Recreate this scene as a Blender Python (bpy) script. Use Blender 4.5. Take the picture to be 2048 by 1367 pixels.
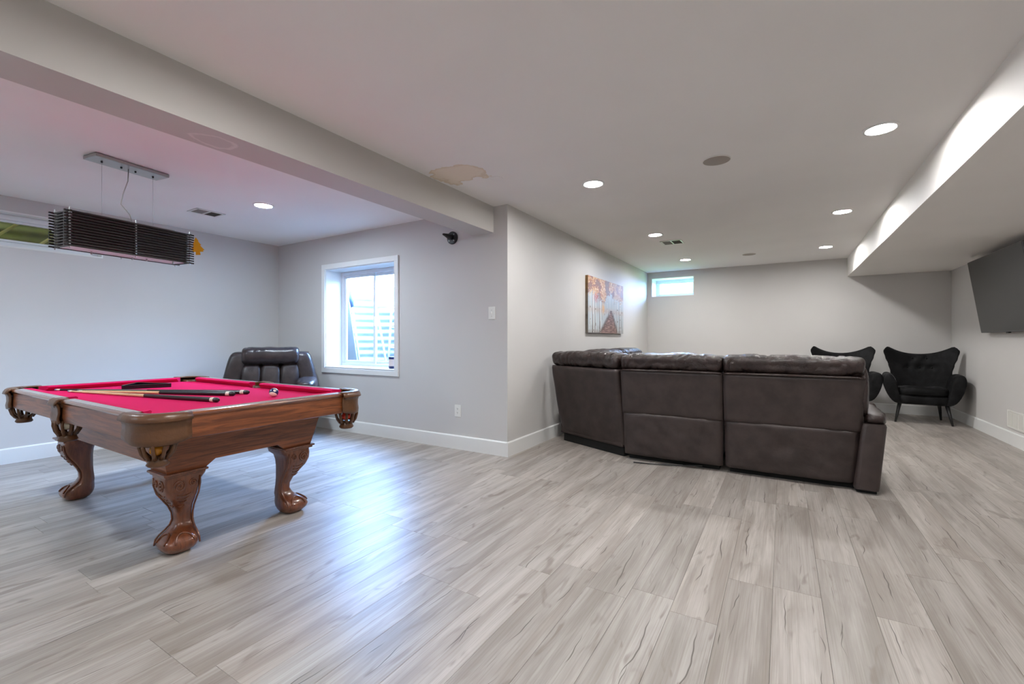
import bpy, bmesh, math, random
from mathutils import Vector, Matrix, noise
random.seed(7)
PI = math.pi
for o in list(bpy.data.objects): bpy.data.objects.remove(o)
SC = bpy.context.scene
COL = SC.collection

# ------------------------------------------------------------------ camera, world, sun, exposure
FPX, YAW, HORIZON, EYE = 895.5, math.radians(31.15), 678.8, 1.131
cam = bpy.data.cameras.new('camera'); co = bpy.data.objects.new('camera', cam); COL.objects.link(co)
cam.sensor_width = 36; cam.lens = FPX / 2048 * 36; cam.clip_start = .02
cam.shift_y = (HORIZON - 683.5) / 2048
co.location = (0, 0, EYE); co.rotation_euler = (PI / 2, 0, YAW)
SC.camera = co

w = bpy.data.worlds.new('sky'); SC.world = w; w.use_nodes = True
bg = w.node_tree.nodes['Background']; bg.inputs[0].default_value = (.29, .51, 1, 1); bg.inputs[1].default_value = 92.0
sun = bpy.data.lights.new('sun', 'SUN'); sun.energy = 26; sun.angle = .01; sun.color = (1, .95, .86)
so = bpy.data.objects.new('sun', sun); COL.objects.link(so)
so.rotation_euler = Vector((-.18, .62, -.76)).to_track_quat('-Z', 'Y').to_euler()
def portal(loc, rot, sx, sy):
    l = bpy.data.lights.new('window_portal', 'AREA'); l.shape = 'RECTANGLE'; l.size = sx; l.size_y = sy
    l.cycles.is_portal = True
    o = bpy.data.objects.new('window_portal', l); COL.objects.link(o); o.location = loc; o.rotation_euler = rot
portal((-4.4, 3.99, 1.4), (-PI / 2, 0, 0), 1.2, 1.25)
portal((-1.81, 9.36, 2.14), (-PI / 2, 0, 0), .78, .36)
LAMP = 345.0
SC.view_settings.view_transform = 'Standard'; SC.view_settings.look = 'None'
SC.view_settings.exposure = 0.32; SC.view_settings.gamma = 1.0
SC.view_settings.use_curve_mapping = False
SC.cycles.max_bounces = 8; SC.cycles.diffuse_bounces = 5; SC.cycles.glossy_bounces = 3
SC.cycles.transparent_max_bounces = 8; SC.cycles.caustics_reflective = False; SC.cycles.caustics_refractive = False
SC.cycles.sample_clamp_indirect = 4.0
SC.cycles.use_denoising = True

# ------------------------------------------------------------------ materials
MATS = {}
def lin(c):
    return tuple((v / 12.92 if v <= .04045 else ((v + .055) / 1.055) ** 2.4) for v in (x / 255 for x in c))
class NT:
    def __init__(s, name):
        s.m = bpy.data.materials.new(name); s.m.use_nodes = True; s.t = s.m.node_tree
        s.b = s.t.nodes['Principled BSDF']; MATS[name] = s.m
    def n(s, typ, **kw):
        nd = s.t.nodes.new(typ)
        for k, v in kw.items():
            if k.startswith('i_'):
                key = k[2:]; key = int(key) if key.isdigit() else key.replace('_', ' ')
                nd.inputs[key].default_value = v
            else: setattr(nd, k, v)
        return nd
    def l(s, a, b): s.t.links.new(a, b)
    def math(s, op, a, b=None, clamp=False):
        nd = s.n('ShaderNodeMath', operation=op); nd.use_clamp = clamp
        for i, v in enumerate((a, b)):
            if v is None: continue
            if isinstance(v, (int, float)): nd.inputs[i].default_value = v
            else: s.l(v, nd.inputs[i])
        return nd.outputs[0]
    def mix(s, fac, a, b, blend='MIX'):
        nd = s.n('ShaderNodeMix', data_type='RGBA', blend_type=blend)
        for i, v in ((0, fac), (6, a), (7, b)):
            if isinstance(v, (int, float)): nd.inputs[i].default_value = v
            elif isinstance(v, tuple): nd.inputs[i].default_value = (*v[:3], 1)
            else: s.l(v, nd.inputs[i])
        return nd.outputs[2]
    def ramp(s, v, lo, hi):
        nd = s.n('ShaderNodeMapRange'); nd.interpolation_type = 'SMOOTHSTEP'
        nd.inputs[1].default_value = lo; nd.inputs[2].default_value = hi
        s.l(v, nd.inputs[0]); return nd.outputs[0]
    def noise(s, vec, scale, detail=3, rough=.55, dist=0):
        nd = s.n('ShaderNodeTexNoise'); nd.inputs['Scale'].default_value = scale; nd.inputs['Detail'].default_value = detail
        nd.inputs['Roughness'].default_value = rough; nd.inputs['Distortion'].default_value = dist
        if vec is not None: s.l(vec, nd.inputs['Vector'])
        return nd.outputs[0]
    def coord(s, kind='Object', scale=None, add=None):
        c = s.n('ShaderNodeTexCoord').outputs[kind]
        if scale or add is not None:
            mp = s.n('ShaderNodeVectorMath', operation='MULTIPLY_ADD'); s.l(c, mp.inputs[0])
            mp.inputs[1].default_value = scale or (1, 1, 1)
            if add is not None:
                if isinstance(add, tuple): mp.inputs[2].default_value = add
                else: s.l(add, mp.inputs[2])
            c = mp.outputs[0]
        return c
    def bump(s, h, strength, dist=.01):
        nd = s.n('ShaderNodeBump'); nd.inputs['Strength'].default_value = strength; nd.inputs['Distance'].default_value = dist
        s.l(h, nd.inputs['Height']); s.l(nd.outputs[0], s.b.inputs['Normal'])
    def base(s, c):
        if isinstance(c, tuple): s.b.inputs['Base Color'].default_value = (*c[:3], 1)
        else: s.l(c, s.b.inputs['Base Color'])
    def set(s, **kw):
        for k, v in kw.items(): s.b.inputs[k.replace('_', ' ')].default_value = v
        return s
def simple(name, col, rough=.5, var=.06, nscale=30, bump=0, metal=0, **kw):
    t = NT(name); v = t.noise(t.coord(), nscale)
    t.base(t.mix(v, tuple(x * (1 - var) for x in col), tuple(min(1, x * (1 + var)) for x in col)))
    t.set(Roughness=rough, Metallic=metal, **kw)
    if bump: t.bump(v, bump, .004)
    return t.m
def paint(name, col, rough=.65, blot=None):
    t = NT(name); c = t.coord()
    fine = t.noise(c, 260, 2); big = t.noise(c, 1.2, 2)
    base = t.mix(t.ramp(big, .3, .7), tuple(x * .985 for x in col), tuple(x * 1.015 for x in col))
    if blot: base = blot(t, c, base)
    t.base(base); t.set(Roughness=rough); t.bump(fine, .06, .002)
    return t.m
def ell(t, c, cx, cy, rx, ry, nscale=5, amp=.5):
    d = t.n('ShaderNodeVectorMath', operation='MULTIPLY_ADD'); t.l(c, d.inputs[0])
    d.inputs[1].default_value = (1 / rx, 1 / ry, 0); d.inputs[2].default_value = (-cx / rx, -cy / ry, 0)
    ln = t.n('ShaderNodeVectorMath', operation='LENGTH'); t.l(d.outputs[0], ln.inputs[0])
    nz = t.math('MULTIPLY', t.math('SUBTRACT', t.noise(c, nscale, 3), .5), amp * 2)
    return t.math('ADD', ln.outputs[1], nz)
def stain(t, c, base):
    r = ell(t, c, -2.19, 2.83, .21, .19, 5.5, .95)
    inside = t.math('SUBTRACT', 1.0, t.ramp(r, .90, .97))
    ring = t.math('MULTIPLY', t.ramp(r, .72, .93), inside)
    base = t.mix(t.math('MULTIPLY', inside, .75), base, lin((232, 217, 194)))
    return t.mix(t.math('MULTIPLY', ring, .5), base, lin((206, 186, 156)))
def patch(t, c, base):
    r = ell(t, c, -2.58, 1.22, .075, .10, 9, .5)
    ring = t.math('MULTIPLY', t.ramp(r, .8, .95), t.math('SUBTRACT', 1.0, t.ramp(r, 1.0, 1.12)))
    return t.mix(t.math('MULTIPLY', ring, .45), base, lin((236, 232, 228)))
WALLC = lin((203, 201, 199)); CEILC = lin((243, 241, 239))
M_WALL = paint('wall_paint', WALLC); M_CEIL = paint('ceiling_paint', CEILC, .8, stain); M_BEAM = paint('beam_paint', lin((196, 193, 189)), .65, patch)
M_SOFF = paint('soffit_paint', lin((243, 240, 236)))
M_TRIM = simple('white_trim', lin((232, 233, 232)), .35, .01)
M_VINYL = simple('white_vinyl', lin((232, 236, 240)), .3, .01)
M_PLATE = simple('plate_white', lin((228, 227, 222)), .35, .01)
M_BLACK = simple('black_plastic', (.012, .012, .013), .4, .2)
M_DARK = simple('dark_gap', (.01, .01, .01), .9, .2)

def plank_mat():
    t = NT('grey_plank'); oi = t.n('ShaderNodeObjectInfo'); rnd = oi.outputs['Random']
    off = t.n('ShaderNodeCombineXYZ')
    for i, k in enumerate((37.0, 91.0, 53.0)): t.l(t.math('MULTIPLY', rnd, k), off.inputs[i])
    cl = t.coord(scale=(11, 1.1, 1), add=off.outputs[0])          # clouds stretched along the plank
    gr = t.coord(scale=(190, 2.4, 1), add=off.outputs[0])        # fine grain
    md = t.coord(scale=(42, .8, 1), add=off.outputs[0])
    cloud = t.noise(cl, 1.0, 4, .6, .6); grain = t.noise(gr, 1.0, 3, .65, .2); mid = t.noise(md, 1.0, 3, .55, .8)
    base = t.mix(t.ramp(cloud, .32, .68), lin((147, 139, 132)), lin((180, 174, 168)))
    base = t.mix(t.math('MULTIPLY', t.ramp(mid, .5, .78), .42), base, lin((150, 139, 128)))
    base = t.mix(t.math('MULTIPLY', t.ramp(grain, .42, .70), .42), base, lin((128, 118, 108)))
    tone = t.n('ShaderNodeCombineColor')
    tv = t.math('ADD', .85, t.math('MULTIPLY', t.math('FRACT', t.math('MULTIPLY', rnd, 17.31)), .24))
    for i in range(3): t.l(tv, tone.inputs[i])
    base = t.mix(1.0, base, tone.outputs[0], 'MULTIPLY')
    # brown smudges and short dark knots
    kn = t.noise(t.coord(scale=(14, 3.5, 1), add=off.outputs[0]), 1.0, 2, .5, 1.2)
    base = t.mix(t.math('MULTIPLY', t.ramp(kn, .60, .76), .62), base, lin((112, 100, 90)))
    # long wandering cracks
    sep = t.n('ShaderNodeSeparateXYZ'); t.l(t.coord(), sep.inputs[0])
    yv = t.n('ShaderNodeCombineXYZ'); t.l(t.math('ADD', sep.outputs[1], t.math('MULTIPLY', rnd, 71.0)), yv.inputs[1])
    crack = None
    for k, (a, b) in enumerate(((3.1, .0), (7.7, 40.0))):
        wy = t.n('ShaderNodeVectorMath', operation='ADD'); t.l(yv.outputs[0], wy.inputs[0]); wy.inputs[1].default_value = (b, 0, b)
        wander = t.math('MULTIPLY', t.math('SUBTRACT', t.noise(wy.outputs[0], 1.7, 3), .5), .15)
        x0 = t.math('MULTIPLY', t.math('SUBTRACT', t.math('FRACT', t.math('MULTIPLY', rnd, a * 13)), .5), .12)
        dx = t.math('ABSOLUTE', t.math('SUBTRACT', t.math('SUBTRACT', sep.outputs[0], x0), wander))
        wid = t.math('MULTIPLY', t.ramp(t.noise(wy.outputs[0], 1.9 if k == 0 else 4.5, 1), .50, .66), .0034 if k == 0 else .0026)
        m = t.math('SUBTRACT', 1.0, t.math('DIVIDE', dx, t.math('ADD', wid, .00001)), clamp=True)
        m = t.math('MULTIPLY', t.ramp(m, 0, .6), .8)
        crack = m if crack is None else t.math('MAXIMUM', crack, m)
    base = t.mix(crack, base, lin((70, 61, 55)))
    t.base(base)
    t.l(t.math('ADD', .31, t.math('MULTIPLY', grain, .16)), t.b.inputs['Roughness'])
    t.set(**{'Specular_IOR_Level': .5})
    h = t.math('SUBTRACT', t.math('MULTIPLY', grain, .25), crack)
    t.bump(h, .12, .003)
    return t.m
M_PLANK = plank_mat()

def wood(name, a, b, sc=(2, 40, 40), rough=.28, coat=1.0):
    t = NT(name); c = t.coord(scale=sc)
    g = t.noise(c, 1.0, 5, .6, 1.0); f = t.noise(t.coord(scale=tuple(x * 6 for x in sc)), 1.0, 2)
    base = t.mix(t.ramp(g, .3, .7), a, b); base = t.mix(t.math('MULTIPLY', t.ramp(f, .5, .8), .45), base, tuple(x * .5 for x in a))
    t.base(base); t.set(Roughness=rough, Coat_Weight=coat, Coat_Roughness=.10, Coat_IOR=1.6); t.bump(f, .05, .002)
    return t.m
WA, WB = lin((92, 47, 24)), lin((146, 84, 46))
M_WOODX = wood('walnut_stain', WA, WB, (3, 45, 45), .38, .18); M_WOODY = wood('walnut_stain_cross', WA, WB, (45, 3, 45), .38, .18); M_WOODZ = wood('walnut_stain_leg', WA, lin((124, 70, 40)), (40, 40, 4), .30, .5)
M_RAILX = wood('polished_rail', WA, WB, (3, 45, 45), .22, 1.0); M_RAILY = wood('polished_rail_cross', WA, WB, (45, 3, 45), .22, 1.0)
M_RGLARE = wood('rail_glare_tone', lin((150, 138, 130)), lin((176, 166, 158)), (8, 8, 40), .2, .6)  # paler than the rail wood: glare on the polished tops put into the colour
M_CUEW = wood('maple', lin((205, 168, 118)), lin((226, 192, 142)), (8, 60, 60), .3)
M_FELT = simple('red_felt', lin((195, 23, 78)), 1.0, .08, 400, .15, Specular_IOR_Level=.08)
M_POCK = simple('pocket_leather', lin((94, 62, 38)), .34, .25, 60, .25)
def leather(name, col, rough, bscale, bstr, wrinkle=0):
    t = NT(name); c = t.coord(); v = t.noise(c, 9, 4); g = t.n('ShaderNodeTexVoronoi'); g.inputs['Scale'].default_value = bscale; t.l(c, g.inputs['Vector'])
    t.base(t.mix(t.ramp(v, .3, .7), tuple(x * .8 for x in col), tuple(x * 1.25 for x in col)))
    t.set(Roughness=rough)
    h = t.math('MULTIPLY', g.outputs[0], .25)
    if wrinkle:
        h = t.math('ADD', h, t.math('MULTIPLY', t.noise(c, wrinkle, 4, .6, 1.5), 1.5))
    t.bump(h, bstr, .006)
    return t.m
M_LEATH = leather('brown_leather', lin((44, 33, 31)), .17, 260, .9, 13)
M_SHELL = leather('brown_vinyl', lin((54, 44, 42)), .46, 420, .35, 5)
M_RECL = leather('recliner_leather', lin((48, 40, 40)), .26, 260, .25, 9)
def velvet():
    t = NT('black_velvet'); c = t.coord(); v = t.noise(c, 6, 4, .6, .8)
    t.base(t.mix(t.ramp(v, .35, .7), (.0025, .0025, .0028), (.010, .010, .011)))
    t.l(t.math('MULTIPLY', t.ramp(v, .48, .72), .30), t.b.inputs['Sheen Weight'])
    t.set(Roughness=.7, Sheen_Roughness=.35, Specular_IOR_Level=.2); t.bump(v, .3, .01); return t.m
M_VELV = velvet()
M_CHROME = simple('brushed_nickel', (.42, .41, .40), .32, .1, 20, metal=.9)
M_SLAT = wood('dark_slat', (.010, .008, .007), (.03, .024, .02), (30, 3, 30), .4, .1)
def glass_mat(name='window_glass'):
    t = NT(name); nt = t.t; out = nt.nodes['Material Output']
    tr = t.n('ShaderNodeBsdfTransparent'); tr.inputs[0].default_value = (.94, .97, .97, 1)
    gl = t.n('ShaderNodeBsdfGlossy'); gl.inputs['Roughness'].default_value = .02
    lw = t.n('ShaderNodeLayerWeight'); mx = t.n('ShaderNodeMixShader')
    t.l(t.math('ADD', .04, t.math('MULTIPLY', t.math('POWER', lw.outputs['Facing'], 5.0), .9)), mx.inputs[0]); t.l(tr.outputs[0], mx.inputs[1]); t.l(gl.outputs[0], mx.inputs[2]); t.l(mx.outputs[0], out.inputs[0])
    return t.m
M_GLASS = glass_mat()
def emit(name, col, st):
    t = NT(name); t.b.inputs['Emission Color'].default_value = (*col, 1); t.b.inputs['Emission Strength'].default_value = st; t.base((.9, .9, .9)); return t.m
M_LAMP = emit('lamp_lens', (1, .985, .965), LAMP)
M_LAMPC = emit('lamp_lens_cool', (.74, .88, 1), LAMP * 1.55)
M_GALV = simple('galvanised_steel', lin((146, 152, 148)), .5, .35, 7, .1, metal=.2)
M_SCREEN = simple('tv_screen', (.022, .022, .021), .30, .05)
M_BEZEL = simple('tv_bezel', (.10, .10, .10), .35, .05, metal=.5)
M_GRILLE = simple('speaker_grille', lin((158, 150, 142)), .6, .06, 600)
M_VENTD = simple('vent_dark', lin((70, 62, 52)), .7)

# ------------------------------------------------------------------ mesh helpers
def rbox(bm, x0, x1, y0, y1, z0, z1, bev=0, seg=2, M=None):
    vs = [bm.verts.new((x, y, z)) for x in (x0, x1) for y in (y0, y1) for z in (z0, z1)]
    f = [(0, 1, 3, 2), (4, 6, 7, 5), (0, 4, 5, 1), (2, 3, 7, 6), (0, 2, 6, 4), (1, 5, 7, 3)]
    fs = [bm.faces.new([vs[i] for i in q]) for q in f]
    nv = vs
    if bev > 0:
        es = list({e for q in fs for e in q.edges})
        r = bmesh.ops.bevel(bm, geom=es, offset=bev, segments=seg, profile=.5, affect='EDGES')
        nv = list({v for v in r['verts']} | {v for v in vs if v.is_valid})
    if M is not None: bmesh.ops.transform(bm, matrix=M, verts=[v for v in nv if v.is_valid])
    return bm
def prism(bm, pts, axis, a, b):
    """polygon pts in the plane across `axis`, extruded from a to b"""
    def P(p, k):
        return {'x': (k, p[0], p[1]), 'y': (p[0], k, p[1]), 'z': (p[0], p[1], k)}[axis]
    va = [bm.verts.new(P(p, a)) for p in pts]; vb = [bm.verts.new(P(p, b)) for p in pts]; n = len(pts)
    bm.faces.new(va); bm.faces.new(vb[::-1])
    for i in range(n): bm.faces.new([va[i], vb[i], vb[(i + 1) % n], va[(i + 1) % n]])
    return bm
def loft(bm, rings, cap=True, close=True):
    R = [[bm.verts.new(p) for p in r] for r in rings]; n = len(R[0])
    for a, b in zip(R, R[1:]):
        for i in range(n if close else n - 1): bm.faces.new([a[i], a[(i + 1) % n], b[(i + 1) % n], b[i]])
    if cap and close: bm.faces.new(R[0][::-1]); bm.faces.new(R[-1])
    return bm
def lathe(bm, prof, n=24, c=(0, 0, 0), axis='z', cap=True):
    def P(r, h, a):
        x, y = r * math.cos(a), r * math.sin(a)
        p = {'z': (x, y, h), 'y': (x, h, y), 'x': (h, x, y)}[axis]
        return (p[0] + c[0], p[1] + c[1], p[2] + c[2])
    return loft(bm, [[P(r, h, 2 * PI * i / n) for i in range(n)] for r, h in prof], cap)
def tube(bm, pts, r, n=8, cap=True):
    pts = [Vector(p) for p in pts]; rs = r if isinstance(r, (list, tuple)) else [r] * len(pts)
    rings = []; up = None
    for i, p in enumerate(pts):
        d = (pts[min(i + 1, len(pts) - 1)] - pts[max(i - 1, 0)]).normalized()
        if up is None: up = d.orthogonal().normalized()
        up = (up - d * up.dot(d)).normalized(); sd = d.cross(up)
        rings.append([p + (up * math.cos(2 * PI * k / n) + sd * math.sin(2 * PI * k / n)) * rs[i] for k in range(n)])
    return loft(bm, rings, cap)
def cushion(bm, c, h, n=4.0, seg=10, wr=0, fr=(6, 6, 6), seed=0, shape=None, M=None):
    """puffy box: superellipsoid of half sizes h, with wrinkles"""
    vs = {}; S = seg if isinstance(seg, tuple) else (seg,) * 3
    def key(i, j, k): return (i, j, k)
    def V(i, j, k):
        q = (i, j, k)
        if q in vs: return vs[q]
        u = Vector([math.sin((2 * a / s - 1) * PI / 2 * .92) / math.sin(PI / 2 * .92) for a, s in zip(q, S)])
        if isinstance(n, tuple): m = ((abs(u.y) ** n[0] + abs(u.z) ** n[0]) ** (n[1] / n[0]) + abs(u.x) ** n[1]) ** (1 / n[1])
        else: m = sum(abs(x) ** n for x in u) ** (1 / n)
        u = u / m
        p = Vector((u.x * h[0], u.y * h[1], u.z * h[2]))
        if wr:
            s = Vector((p.x * fr[0] + seed * 3.7, p.y * fr[1] + seed, p.z * fr[2]))
            d = -max(0, 1 - abs(noise.noise(s)) * 4.5) * wr * .8 + noise.noise(s * .6) * wr * .8 + noise.noise(s * 2.3) * wr * .25 + wr * .3
            nn = Vector((u.x / h[0], u.y / h[1], u.z / h[2])).normalized(); p = p + nn * d
        if shape: p = Vector(shape(p))
        p = p + Vector(c)
        if M is not None: p = M @ p
        vs[q] = bm.verts.new(p); return vs[q]
    a, b, g = S
    def quad(p): bm.faces.new([V(*x) for x in p])
    for i in range(a):
        for j in range(b):
            quad([(i, j, g), (i + 1, j, g), (i + 1, j + 1, g), (i, j + 1, g)]); quad([(i, j, 0), (i, j + 1, 0), (i + 1, j + 1, 0), (i + 1, j, 0)])
    for i in range(a):
        for k in range(g):
            quad([(i, 0, k), (i + 1, 0, k), (i + 1, 0, k + 1), (i, 0, k + 1)]); quad([(i, b, k), (i, b, k + 1), (i + 1, b, k + 1), (i + 1, b, k)])
    for j in range(b):
        for k in range(g):
            quad([(0, j, k), (0, j, k + 1), (0, j + 1, k + 1), (0, j + 1, k)]); quad([(a, j, k), (a, j + 1, k), (a, j + 1, k + 1), (a, j, k + 1)])
    return bm
def rring(cx, cy, x0, x1, y0, y1, z, r, n=3):
    """rounded rectangle ring at height z"""
    r = min(r, (x1 - x0) / 2.01, (y1 - y0) / 2.01); out = []
    for (px, py, a0) in ((x1 - r, y1 - r, 0), (x0 + r, y1 - r, PI / 2), (x0 + r, y0 + r, PI), (x1 - r, y0 + r, 1.5 * PI)):
        for k in range(n + 1):
            a = a0 + PI / 2 * k / n; out.append((cx + px + r * math.cos(a), cy + py + r * math.sin(a), z))
    return out
def B(): return bmesh.new()
def obj(name, bm, mat, parent=None, smooth=False, loc=None, autos=None):
    bmesh.ops.recalc_face_normals(bm, faces=bm.faces[:])
    me = bpy.data.meshes.new(name); bm.to_mesh(me); bm.free()
    me.materials.append(mat)
    if smooth or autos:
        for p in me.polygons: p.use_smooth = True
        if autos: me.set_sharp_from_angle(angle=math.radians(autos))
    o = bpy.data.objects.new(name, me); COL.objects.link(o)
    if parent is not None: o.parent = parent
    if loc: o.location = loc
    return o
def tag(o, label, cat, group=None):
    o['label'] = label; o['category'] = cat
    if group: o['group'] = group
    return o
def thing(name, label, cat, loc=(0, 0, 0), rz=0, group=None):
    o = bpy.data.objects.new(name, None); COL.objects.link(o); o.location = loc; o.rotation_euler = (0, 0, rz)
    o.empty_display_size = .05
    return tag(o, label, cat, group)
def struct(name, bm, mat, parent=None, autos=None, label=None):
    o = obj(name, bm, mat, parent, autos=autos)
    if parent is None: o['kind'] = 'structure'
    if label: o['label'] = label
    return o
def dup(root, loc, rz, label):
    r = root.copy(); COL.objects.link(r); r.location = loc; r.rotation_euler = (0, 0, rz); r['label'] = label
    for ch in list(root.children):
        c = ch.copy(); COL.objects.link(c); c.parent = r
        for g in list(ch.children):
            d = g.copy(); COL.objects.link(d); d.parent = c
    return r

# ------------------------------------------------------------------ the room
CEIL = 2.44
XL, XP, XR = -6.05, -2.276, 2.112      # left wall, painting wall, right wall
YW, YF, YN = 3.68, 8.926, -3.2         # window wall, far wall, wall behind the camera
PW, PL, SEAM = .183, 1.22, -.038
b = B(); rbox(b, XL - .3, XR + .3, YN - .3, YW + .12, -.12, -.011); rbox(b, XP - .1, XR + .3, YW + .12, YF + .3, -.12, -.011)
floor = struct('floor', b, simple('underlay', lin((96, 86, 78)), .9), label='grey wood-look plank floor')
plank_cache = {}
def plank_mesh(wd, ln):
    k = (round(wd, 3), round(ln, 3))
    if k not in plank_cache:
        bm = bmesh.new(); g = .0003; e = .0009; x, y = wd / 2 - g, ln / 2 - g
        lo = [bm.verts.new((sx * x, sy * y, -.010)) for sx, sy in ((-1, -1), (1, -1), (1, 1), (-1, 1))]
        md = [bm.verts.new((sx * x, sy * y, -e)) for sx, sy in ((-1, -1), (1, -1), (1, 1), (-1, 1))]
        hi = [bm.verts.new((sx * (x - e), sy * (y - e), 0)) for sx, sy in ((-1, -1), (1, -1), (1, 1), (-1, 1))]
        bm.faces.new(hi)
        for a, c in ((lo, md), (md, hi)):
            for i in range(4): bm.faces.new([a[i], a[(i + 1) % 4], c[(i + 1) % 4], c[i]])
        bmesh.ops.recalc_face_normals(bm, faces=bm.faces[:])
        me = bpy.data.meshes.new('plank'); bm.to_mesh(me); bm.free(); me.materials.append(M_PLANK); plank_cache[k] = me
    return plank_cache[k]
known = {-1: 2.35, -2: 1.94, -4: 1.935, -6: 1.94, -10: 1.96, 2: 2.34}
rest = B()
i0 = math.floor((XL - SEAM) / PW); i1 = math.ceil((XR - SEAM) / PW)
for i in range(i0, i1):
    xa, xb = max(SEAM + i * PW, XL), min(SEAM + (i + 1) * PW, XR)
    if xb - xa < .01: continue
    ymax = YF if xa > XP - .05 else (YW if xb < XP else YF)
    j = known.get(i, random.choice((0, .41, .81)) + random.uniform(-.08, .08)) % PL
    y = j - PL
    while y > YN: y -= PL
    while y < ymax:
        ya, yb = max(y, YN), min(y + PL, ymax)
        xq = xa
        if ymax == YF and xa < XP and ya >= YW - .01: xq = XP
        if yb - ya > .03 and xb - xq > .012:
            if yb > .28 and not (xa > .9 and yb < 1.3):
                o = bpy.data.objects.new('plank', plank_mesh(xb - xq, yb - ya)); COL.objects.link(o)
                o.parent = floor; o.location = ((xq + xb) / 2, (ya + yb) / 2, 0)
            else: rbox(rest, xq + .001, xb - .001, ya + .001, yb - .001, -.01, 0)
        y += PL
o = obj('plank_field', rest, M_PLANK, floor); o['kind'] = 'stuff'; o['label'] = 'rest of the grey planks behind the viewer'

b = B(); rbox(b, XL - .3, XR + .3, YN - .3, YW + .3, CEIL, CEIL + .2); rbox(b, XP - .3, XR + .3, YW + .3, YF + .3, CEIL, CEIL + .2)
struct('ceiling', b, M_CEIL, label='painted ceiling with a brown water stain beside the beam')
b = B(); rbox(b, -2.69, -2.437, YN, YW, 2.183, CEIL + .05)
struct('ceiling_beam', b, M_BEAM, label='boxed drywall beam across the ceiling')
b = B(); rbox(b, .89, XR, YN, YF, 2.142, CEIL + .05)
struct('ceiling_soffit', b, M_SOFF, label='dropped soffit along the right wall')
W1 = (-5.02, -3.778, .770, 2.030)          # window in the window wall (x0,x1,z0,z1)
W2 = (.80, 1.785, 1.975, 2.305)            # left hopper (y0,y1,z0,z1)
W3 = (-2.20, -1.418, 1.962, 2.326)         # far hopper
T = .30
b = B(); rbox(b, XL - T, XL, YN - T, W2[0], 0, CEIL); rbox(b, XL - T, XL, W2[1], YW + T, 0, CEIL)
rbox(b, XL - T, XL, W2[0], W2[1], 0, W2[2]); rbox(b, XL - T, XL, W2[0], W2[1], W2[3], CEIL); struct('wall_left', b, M_WALL)
b = B(); rbox(b, XL, W1[0], YW, YW + T, 0, CEIL); rbox(b, W1[1], XP - .12, YW, YW + T, 0, CEIL)
rbox(b, W1[0], W1[1], YW, YW + T, 0, W1[2]); rbox(b, W1[0], W1[1], YW, YW + T, W1[3], CEIL); struct('wall_middle', b, M_WALL)
b = B(); rbox(b, XP - .12, XP, YW, YF, 0, CEIL); struct('wall_partition', b, M_WALL)
T3 = .45
b = B(); rbox(b, XP - .12, W3[0], YF, YF + T3, 0, CEIL); rbox(b, W3[1], XR, YF, YF + T3, 0, CEIL)
rbox(b, W3[0], W3[1], YF, YF + T3, 0, W3[2]); rbox(b, W3[0], W3[1], YF, YF + T3, W3[3], CEIL); struct('wall_far', b, M_WALL)
b = B(); rbox(b, XR, XR + .15, YN, YF + .15, 0, CEIL); struct('wall_right', b, M_WALL)
b = B(); rbox(b, XL - T, XR + .15, YN - .15, YN, 0, CEIL); struct('wall_near', b, M_WALL)

def baseboard(name, x0, x1, y0, y1, inward):
    """inward: 'x+','x-','y-' face direction"""
    b = B(); h = .142; t = .016
    pr = [(0, 0), (t, 0), (t, h - .01), (t - .006, h), (0, h)]
    if inward == 'y-': prism(b, [(y1 - p[0], p[1]) for p in pr], 'x', x0, x1)
    if inward == 'x+': prism(b, [(x0 + p[0], p[1]) for p in pr], 'y', y0, y1)
    if inward == 'x-': prism(b, [(x1 - p[0], p[1]) for p in pr], 'y', y0, y1)
    struct(name, b, M_TRIM)
baseboard('baseboard_left', XL, 0, YN, YW, 'x+'); baseboard('baseboard_middle', XL, XP, 0, YW, 'y-')
baseboard('baseboard_partition', XP, 0, YW - .016, YF, 'x+'); baseboard('baseboard_far', XP, XR, 0, YF, 'y-'); baseboard('baseboard_right', 0, XR, YN, YF, 'x-')

# ---- windows
def frame_rect(b, u0, u1, v0, v1, wd, d0, d1, plane, bev=.004):
    """four bars of a rectangular frame; plane 'xz' (depth y) or 'yz' (depth x)"""
    for (a0, a1, c0, c1) in ((u0, u1, v1 - wd, v1), (u0, u1, v0, v0 + wd), (u0, u0 + wd, v0 + wd, v1 - wd), (u1 - wd, u1, v0 + wd, v1 - wd)):
        if plane == 'xz': rbox(b, a0, a1, d0, d1, c0, c1, bev, 1)
        else: rbox(b, d0, d1, a0, a1, c0, c1, bev, 1)
x0, x1, z0, z1 = W1
wb = B(); frame_rect(wb, x0, x1, z0, z1, .012, YW - .002, YW + .26, 'xz', 0)      # jamb lining
win1 = struct('window_1', wb, M_TRIM, label='white sliding window set deep in the wall beside the recliner')
b = B(); frame_rect(b, x0 - .058, x1 + .058, z0 - .058, z1 + .058, .062, YW - .020, YW + .001, 'xz', .003); obj('casing', b, M_TRIM, win1)
b = B(); frame_rect(b, x0 + .012, x1 - .012, z0 + .012, z1 - .012, .045, YW + .235, YW + .30, 'xz'); obj('frame', b, M_VINYL, win1)
b = B(); rbox(b, x0 - .004, x1 + .004, YW - .012, YW + .24, z0 + .008, z0 + .022, .004, 1); obj('window_sill', b, M_TRIM, win1)
xm = (x0 + x1) / 2 - .01
for (a, c, dy) in ((x0 + .055, xm + .03, .245), (xm - .03, x1 - .055, .275)):
    b = B(); frame_rect(b, a, c, z0 + .055, z1 - .055, .038, YW + dy, YW + dy + .026, 'xz'); sash = obj('sash', b, M_VINYL, win1)
    b = B(); rbox(b, a + .034, c - .034, YW + dy + .010, YW + dy + .016, z0 + .09, z1 - .09); obj('pane', b, M_GLASS, sash)
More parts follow.
